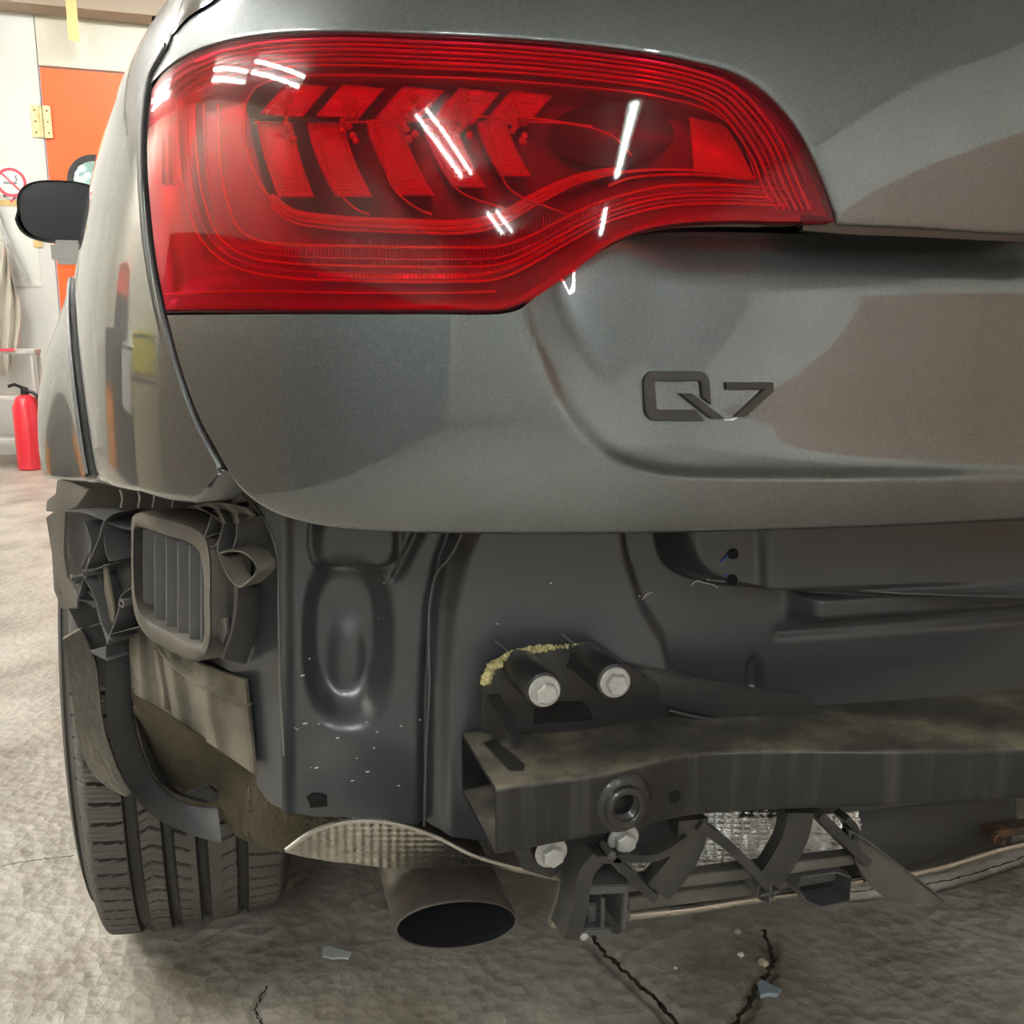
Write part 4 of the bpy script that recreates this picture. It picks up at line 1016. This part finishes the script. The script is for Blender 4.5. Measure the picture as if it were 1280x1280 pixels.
# ================================================================== TOWING BEAM
beam = empty('bumper_beam', (0, 0, 0), car)
ZT = .55
nst = 110
ft = np.array([atz(x, y, ZT)[:] for x, y in crs([(620, 985), (690, 976), (760, 967), (815, 954), (860, 944), (910, 939), (1000, 938), (1120, 938), (1360, 935), (1700, 932)], nst)])
bt = np.array([atz(x, y, ZT)[:] for x, y in crs([(577, 915), (640, 906), (720, 897), (830, 886), (900, 886), (1020, 880), (1150, 871), (1360, 852), (1700, 828)], nst)])
fbp = crs([(620, 1070), (700, 1055), (780, 1039), (830, 1028), (870, 1020), (950, 1014), (1100, 1008), (1360, 994), (1700, 982)], nst)
fb = np.array([aty(x, y, ft[i, 1])[:] for i, (x, y) in enumerate(fbp)]); fb[:, 0] = ft[:, 0]
bb_ = bt.copy(); bb_[:, 2] = fb[:, 2]
def ringpts(i, ins):
    c = [ft[i], fb[i], bb_[i], bt[i]]; cen = sum(c) / 4; out = []
    q = []
    for k, p in enumerate(c):
        nx = c[(k + 1) % 4]; pv = c[(k - 1) % 4]; e1 = (nx - p) / np.linalg.norm(nx - p); e2 = (pv - p) / np.linalg.norm(pv - p); pp = p + (e1 + e2) * ins
        r = .005 if ins == 0 else .003
        for t in np.linspace(0, 1, 5):
            a_ = pp + e2 * r; b__ = pp + e1 * r; q.append((1 - t) ** 2 * a_ + 2 * t * (1 - t) * pp + t * t * b__)
    return q
V = []; Fc = []; k = 20
for ins in (0, .0035):
    for i in range(nst): V += ringpts(i, ins)
for s in range(2):
    o_ = s * nst * k
    for i in range(nst - 1):
        for j in range(k): f = (o_ + i * k + j, o_ + i * k + (j + 1) % k, o_ + (i + 1) * k + (j + 1) % k, o_ + (i + 1) * k + j); Fc.append(f if not s else f[::-1])
for i in (0, nst - 1):
    for j in range(k): Fc.append((i * k + j, i * k + (j + 1) % k, nst * k + i * k + (j + 1) % k, nst * k + i * k + j))
link('box_section', V, Fc, BEAM, beam, auto=50)
def onface(px, py, lift=0.0):
    """point on the front face of the beam"""
    x = 0; y = .72
    for _ in range(12):
        p = aty(px, py, y); y = float(np.interp(p.x, ft[:, 0], ft[:, 1]))
    p = aty(px, py, y); p.y -= lift; return p
STEELB = mat('black painted steel', (.03, .03, .032), .3, .2, .5, roughcoat=.15, col2=(.036, .035, .034), scale=6, lo=.2, hi=.8, bump=.08)
c = onface(778, 1004)
prof = [(-.002, .030), (.001, .028), (.004, .024), (.005, .0205), (.010, .0195), (.0115, .0175), (.0115, .0145), (.010, .0128)]
for q_ in range(7): prof += [(.008 - q_ * .003, .0128), (.0065 - q_ * .003, .0108)]
prof += [(-.014, .0)]
lathe('threaded_boss', c, (-.05, -1, 0), prof, STEELB, beam, n=44, auto=25)
lathe('face_hole', onface(843, 996, .0004), (0, -1, 0), [(0, .0066), (.0004, .0062), (.0006, 0)], HOLE, beam, n=22)
# upright plate with its sealing foam
PY = .835
ppts = [(603, 916), (603, 860), (609, 843), (622, 828), (642, 817), (690, 810), (738, 806), (762, 816), (790, 836), (840, 862), (880, 880), (880, 905), (740, 915)]
prism('mounting_plate', [aty(x, y, PY) for x, y in ppts], (0, .006, 0), STEELB, beam, bevel=.0012)
prism('plate_recess', [aty(x, y, PY - .001) for x, y in ((668, 886), (700, 878), (728, 877), (736, 884), (742, 900), (668, 905))], (0, .0015, 0), HOLE, beam)
hexbolt('plate_stud', aty(713, 832, PY - .001), (0, -1, 0), .004, .002, .002, STEELB, beam)
bm = bmesh.new(); rng = random.Random(2)
for x, y in crs([(606, 852), (610, 842), (620, 831), (636, 820), (660, 813), (700, 809), (738, 806)], 130):
    for q_ in range(2 if x < 700 else 1):
        sc_ = (.0045 if x < 625 else .003 if x < 690 else .0015) * rng.uniform(.5, 1.1)
        r = bmesh.ops.create_icosphere(bm, subdivisions=1, radius=sc_); off = aty(x + rng.uniform(-3, 3), y + rng.uniform(-2.5, 2.5), PY + rng.uniform(-.003, .004))
        for v in r['verts']: v.co = v.co * rng.uniform(.8, 1.2) + off
tag(from_bm('foam_crumbs', bm, CRUMB, beam, auto=10), 'yellow crumbling foam along the plate edge', kind='stuff')
for (bx, by) in ((680, 863), (768, 852)):
    c = aty(bx, by, .768); ce = Vector((c.x, PY, c.z))
    lathe('spacer_tube', ce, c - ce, [(0, .0175), ((ce - c).length - .003, .0175), ((ce - c).length - .001, .0165), ((ce - c).length, .014)], STEELB, beam, n=36)
    hexbolt('flange_bolt', c, (-.1, -1, .03), .0147, .0103, .0085, ZINC, beam, turn=.2 if bx < 700 else .45)
# arm lying on the beam
arm = [(778, 827), (830, 840), (900, 856), (968, 868), (1005, 870), (1018, 876), (1023, 888), (1023, 899), (950, 903), (890, 898), (850, 888), (800, 872), (784, 860)]
prism('side_arm', [aty(x, y, .845 - (x - 780) / 245 * .055) for x, y in arm], (.002, .014, 0), STEELB, beam, bevel=.002)
tube('weld_bead', [aty(x, y, .845 - (x - 780) / 245 * .055 - .002) for x, y in ((835, 888), (880, 898), (950, 904), (1022, 901))], .003, SEAL if False else STEELB, beam, res=24)
# flat strut from plate to beam
bar('strut', [aty(612, 862, .845), aty(634, 905, .80), aty(648, 932, .775)], .006, .011, STEELB, beam, res=8)
bar('strut', [aty(606, 880, .85), aty(622, 922, .835)], .004, .008, STEELB, beam, res=5)
prism('weld_patch', [atz(x, y, ZT + .0015) for x, y in ((604, 928), (618, 924), (656, 955), (654, 962), (636, 962))], (0, 0, -.0012), STEELB, beam)
for bx, by, yy in ((688, 1064, .80), (778, 1047, .80)):
    hexbolt('flange_bolt', aty(bx, by, yy), (-.05, -1, -.1), .0165, .0112, .009, ZINC, beam)
prism('lower_mount_plate', [aty(x, y, .806) for x, y in ((640, 1060), (860, 1020), (850, 1050), (800, 1068), (705, 1085), (690, 1098), (655, 1088))], (0, .005, 0), STEELB, beam, bevel=.001)

# ================================================================== BRACKET AND FOIL UNDER THE BEAM
def quilt(name, rows, ys, nu, nv, amp, per, m, parent=car, rnd=0):
    g = pxgrid(rows, nu, nv); yv = np.interp(np.linspace(0, 1, nv), np.linspace(0, 1, len(ys)), ys); G = np.zeros((nv, nu, 3))
    dx, dy, dz = ray(g[..., 0], g[..., 1]); t = yv[:, None] / dy; G = np.stack([dx * t, dy * t, CAMH + dz * t], -1)
    a = g[..., 0] / per; b_ = g[..., 1] / (per * .62); h = np.cos(math.pi * (a + b_)) * np.cos(math.pi * (a - b_))
    h = h + rnd * np.sin(g[..., 0] * .13) * np.cos(g[..., 1] * .21 + g[..., 0] * .05) * 2
    G[..., 1] -= amp * h; G[..., 2] += amp * .3 * h
    return sheet(name, G, .0015, (0, 1, 0), m, parent, auto=80)
quilt('foil_heat_shield', [[(700, 1030), (800, 1010), (900, 1000), (1075, 990)], [(700, 1110), (800, 1105), (900, 1095), (1075, 1065)]], [.88, .86], 460, 130, .0024, 11, FOILB, rnd=.5)
quilt('curled_heat_shield', [[(357, 1062), (392, 1040), (440, 1027), (492, 1030), (545, 1047), (592, 1070), (640, 1082), (706, 1096)], [(357, 1064), (392, 1055), (440, 1050), (495, 1058), (550, 1070), (595, 1077), (642, 1086), (706, 1100)], [(357, 1066), (395, 1074), (440, 1080), (500, 1086), (560, 1088), (602, 1082), (645, 1090), (706, 1103)]], [.825, .84, .862], 420, 110, .0013, 11, FOIL)
bar('shield_rim', [aty(x, y, .823) for x, y in ((357, 1063), (392, 1039), (440, 1026), (492, 1029), (545, 1046), (592, 1069), (640, 1083), (706, 1097))], .003, .0035, FOIL, car, res=60)
bar('shield_rim', [aty(x, y, .83) for x, y in ((716, 1058), (708, 1080), (704, 1110), (696, 1140), (690, 1156))], .010, .008, FOIL, car, res=30)
tube('foil_edge_roll', [aty(x, y, .865) for x, y in ((785, 1144), (860, 1136), (930, 1125), (1000, 1114), (1075, 1101))], .006, FOIL, car, res=40, n=12)
tube('foil_edge_roll', [aty(x, y, .93) for x, y in ((1130, 1094), (1180, 1083), (1235, 1066), (1300, 1050))], .005, FOIL, car, res=30, n=12)
br = empty('bumper_centre_bracket', (0, 0, 0), car)
YB = .80
def yprism(name, pts, y, th, m, parent=br, bevel=.0012): return prism(name, [aty(a_, b_, y) for a_, b_ in pts], (0, th, 0), m, parent, bevel=bevel)
yprism('ledge', [(727, 1104), (850, 1096), (960, 1082), (1078, 1068), (1078, 1080), (960, 1096), (850, 1110), (727, 1120)], YB, .016, DUSTYP)
yprism('lower_ledge', [(785, 1122), (940, 1104), (1060, 1090), (1062, 1098), (940, 1120), (786, 1140)], YB + .02, .01, DUSTYP)
BRKT = mat('black bracket plastic', (.04, .04, .039), .45, col2=(.07, .066, .058), scale=30, lo=.4, hi=.7, bump=.1)
def rib(pts, w_=.012, t_=.006, y=YB - .003, m=BRKT, res=24): return bar('bracket_arm', [aty(a_, b_, y + .035 * (1 - i / (len(pts) - 1)) * 0) for i, (a_, b_) in enumerate(pts)], t_, w_, m, br, res=res)
rib([(866, 1024), (900, 1048), (930, 1076), (952, 1100)], .03, .010)
rib([(996, 1012), (988, 1045), (972, 1075), (956, 1098)], .034, .016)
rib([(1016, 1012), (1046, 1042), (1076, 1072)], .03, .010)
rib([(1052, 1018), (1064, 1035), (1062, 1050), (1075, 1072)], .02, .008)
rib([(862, 1020), (858, 1050), (843, 1080), (818, 1110)], .034, .017)
rib([(760, 1066), (785, 1090), (812, 1116)], .03, .009)
rib([(735, 1066), (770, 1064), (815, 1062), (852, 1040)], .03, .008)
rib([(740, 1062), (726, 1078), (720, 1100), (716, 1130), (706, 1162)], .034, .017)
lathe('rib_pin', aty(764, 1068, YB - .022), (0, -1, 0), [(-.02, .004), (.002, .004), (.003, 0)], GREYP, br, n=14)
# clip box at the left
bx = empty('clip_box', (0, 0, 0), br) if False else br
yprism('box_back', [(722, 1118), (784, 1116), (782, 1160), (775, 1168), (722, 1168)], YB + .03, .003, BLACKP)
for q_ in ([(722, 1108), (786, 1106), (786, 1117), (722, 1120)], [(722, 1118), (732, 1118), (730, 1168), (716, 1166)], [(780, 1116), (786, 1116), (783, 1162), (776, 1162)], [(718, 1162), (764, 1160), (766, 1168), (720, 1172)], [(752, 1124), (757, 1124), (756, 1160), (751, 1160)]):
    yprism('box_wall', q_, YB - .012, .042, GREYP)
yprism('box_tongue', [(734, 1130), (748, 1130), (747, 1158), (735, 1158)], YB, .02, GREYP)
lathe('box_screw', aty(729, 1169, YB - .014), (0, -1, 0), [(0, .004), (.003, .004), (.004, 0)], ZINC, br, n=12)
# barrel with cross
c = aty(958, 1112, YB - .004)
lathe('barrel', c, (0, -1, 0), [(-.03, .0125), (.002, .0135), (.002, .0115), (-.02, .011)], GREYP, br, n=26)
bar('barrel_cross', [c + Vector((-.012, .002, 0)), c + Vector((.012, .002, 0))], .003, .02, GREYP, br); bar('barrel_cross', [c + Vector((0, .002, -.012)), c + Vector((0, .002, .012))], .02, .003, GREYP, br)
# hollow box at the right
oc = [(1002, 1096), (1046, 1090), (1064, 1096), (1062, 1126), (1026, 1133), (1008, 1126), (998, 1112)]
yprism('socket_back', oc, YB + .025, .003, HOLE)
V2 = [aty(a_, b_, YB - .006) for a_, b_ in oc]; 
G = np.array([[p + Vector((0, .035 * f, 0)) for p in V2 + V2[:1]] for f in (0, 1)]); sheet('socket_wall', G, .002, (0, 0, -1), GREYP, br)
# fin
yprism('fin', [(1058, 1036), (1078, 1048), (1110, 1072), (1150, 1102), (1182, 1127), (1174, 1131), (1135, 1129), (1112, 1128), (1086, 1106), (1072, 1082)], YB - .01, .003, DUSTYP)
bar('fin_edge', [aty(a_, b_, YB - .012) for a_, b_ in ((1058, 1036), (1078, 1047), (1110, 1071), (1150, 1101), (1183, 1127))], .002, .010, GREYP, br, res=20)

# rear silencer at the right
mc_ = aty(1062, 1030, 1.02); me_ = aty(1228, 1000, 1.02)
sil = empty('silencer', (0, 0, 0), car)
SILM = mat('dark silencer steel', (.055, .055, .06), .5, .5, col2=(.08, .078, .075), scale=10)
ax = Vector((1, 0, 0)); L = me_.x - mc_.x + .02
cz = aty(1150, 1080, 1.02).z + .072
lathe('silencer_can', Vector((mc_.x - .02, 1.05, cz)), ax, [(0, .06), (.002, .08), (.012, .082), (L, .082), (L + .006, .086), (L + .012, .082), (L + .014, .02)], SILM, sil, n=56)
bar('silencer_strap', [aty(1235, 1040, .95), aty(1300, 1030, .95)], .012, .02, RUST, sil)
lathe('clamp_bolt', aty(1243, 1046, .93), (0, -1, 0), [(0, .007), (.006, .007), (.007, .004), (.016, .004)], RUST, sil, n=12)

# exhaust tip
exh = empty('exhaust_pipe', (0, 0, 0), car)
tc_ = aty(572, 1156, .80); out = Vector((-.04, -1, -.02)).normalized()
sx_ = .0605; sy_ = .026
def oval(h, a_, b_, n=56, tilt=-.13):
    u = Vector((1, 0, 0)); u = (u - out * u.dot(out)).normalized(); v = out.cross(u) * -1
    if v.z < 0: v = -v
    u2 = u * math.cos(tilt) + v * math.sin(tilt); v2 = v * math.cos(tilt) - u * math.sin(tilt)
    return [tc_ + out * (h - .35 * (0)) + u2 * (a_ * math.cos(t)) + v2 * (b_ * math.sin(t)) for t in np.linspace(0, 2 * math.pi, n, endpoint=False)]
def ovalskin(name, prof, m):
    V = []; Fc = []; n = 56
    for h, a_, b_ in prof: V += oval(h, a_, b_)
    for j in range(len(prof) - 1):
        for i in range(n): Fc.append((j * n + i, j * n + (i + 1) % n, (j + 1) * n + (i + 1) % n, (j + 1) * n + i))
    return link(name, V, Fc, m, exh, auto=50)
ovalskin('tail_pipe', [(-.28, .05, .022), (-.2, .057, .025), (-.1, .06, .026), (-.004, sx_, sy_), (0, sx_ - .0006, sy_ - .0006), (.0, sx_ - .0022, sy_ - .0022)], PIPE)
ovalskin('pipe_rim', [(-.001, sx_ - .0003, sy_ - .0003), (.0008, sx_ - .001, sy_ - .001), (-.001, sx_ - .0022, sy_ - .0022)], DUSTYP)
ovalskin('pipe_bore', [(0, sx_ - .0022, sy_ - .0022), (-.08, .055, .022), (-.2, .045, .02), (-.2, .001, .001)], mat('bore black', (.012, .013, .017), .7))
prism('pipe_label', oval(-.012, .004, .002, 12)[:12], out * .001, SIGNG, exh) if False else None
# underbody
boxo('underbody_light_block', (.17, 1.12, .36), (1.45, 4.2, .5), HOLE, car)  # plain black box added to block light and keep the underside dark
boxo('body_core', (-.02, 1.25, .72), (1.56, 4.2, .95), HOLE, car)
boxo('chassis_panel', (.20, .94, .44), (1.45, 1.15, .62), BLACKP, car, bevel=.02)
def rear_glass(px, py): return onskin(px, py)
g_ = pxgrid([[(300, -151), (700, -151), (1250, -151), (2000, -151)], [(420, -330), (760, -330), (1250, -330), (1900, -330)]], 60, 20)
V, Fc = gridmesh(onskin(g_[..., 0], g_[..., 1], .004)); link('rear_window', V, Fc, GLASS, car)
gr_ = onskin(g_[-1, :, 0], g_[-1, :, 1]); RG = np.stack([gr_ + np.array([0, dy_, dz_]) for dy_, dz_ in ((-.03, -.02), (0, .01), (.3, .05), (1.2, .07), (2.4, .02))])
V, Fc = gridmesh(RG); link('roof_panel', V, Fc, PAINT, car)
def plain_wheel(x, y):
    w_ = empty('road_wheel', (x - CARO.x, y - CARO.y, .385), car)
    lathe('tyre', (-.14, 0, 0), (1, 0, 0), [(.02, .26), (0, .3), (.01, .35), (.04, .38), (.24, .38), (.27, .35), (.28, .3), (.26, .26)], RUBBER, w_, n=48)
    lathe('rim', (-.1, 0, 0), (1, 0, 0), [(0, .26), (.2, .26), (.2, 0)], RIM, w_, n=32)
plain_wheel(-.01, 4.0 + .35); plain_wheel(1.57, 1.6); plain_wheel(1.57, 4.35)

for o in list(car.children):
    if o.name.split('.')[0] in ('wing_mirror', 'door_handle', 'rear_wheel', 'road_wheel'): continue
    o.location = -CARO

# ================================================================== LITTER ON THE FLOOR
def scrap(name, pts, m, label, cat, h=.003, group=None):
    P = [atz(x, y, .001) for x, y in pts]; return tag(prism(name, P, (0, 0, h), m, bevel=.0008), label, cat, group)
PALE = mat('pale plastic', (.62, .68, .70), .4)
scrap('plastic_scrap', [(403, 1186), (412, 1184), (424, 1188), (440, 1192), (436, 1200), (424, 1199), (416, 1200), (403, 1197)], PALE, 'pale blue-white plastic scrap on the floor left of the exhaust tip', 'litter')
scrap('foil_scrap', [(946, 1232), (952, 1228), (962, 1234), (976, 1240), (972, 1247), (960, 1246), (950, 1249)], mat('blue grey foil', (.42, .5, .58), .3, .3), 'crumpled blue-grey foil scrap on the floor below the hollow bracket socket', 'litter', .006)
def pebble(x, y, r_, m, label):
    bm = bmesh.new(); bmesh.ops.create_icosphere(bm, subdivisions=2, radius=r_); rg = random.Random(int(x)); 
    for v in bm.verts: v.co *= rg.uniform(.82, 1.1); v.co.z *= .7
    o = from_bm('pebble', bm, m, auto=20); o.location = atz(x, y, r_ * .55); tag(o, label, 'pebble')
pebble(954, 1203, .0085, mat('tan stone', (.6, .5, .36), .7), 'tan pebble lying in the floor crack above the foil scrap')
pebble(926, 1193, .0055, mat('white stone', (.7, .68, .62), .7), 'small whitish chip left of the tan pebble')
pebble(922, 1164, .006, mat('grey stone', (.45, .43, .4), .7), 'grey chip farthest back, near the middle of the bracket')
pebble(844, 1210, .0035, mat('white stone2', (.7, .68, .62), .7), 'tiny white chip on the slab between crack and exhaust')
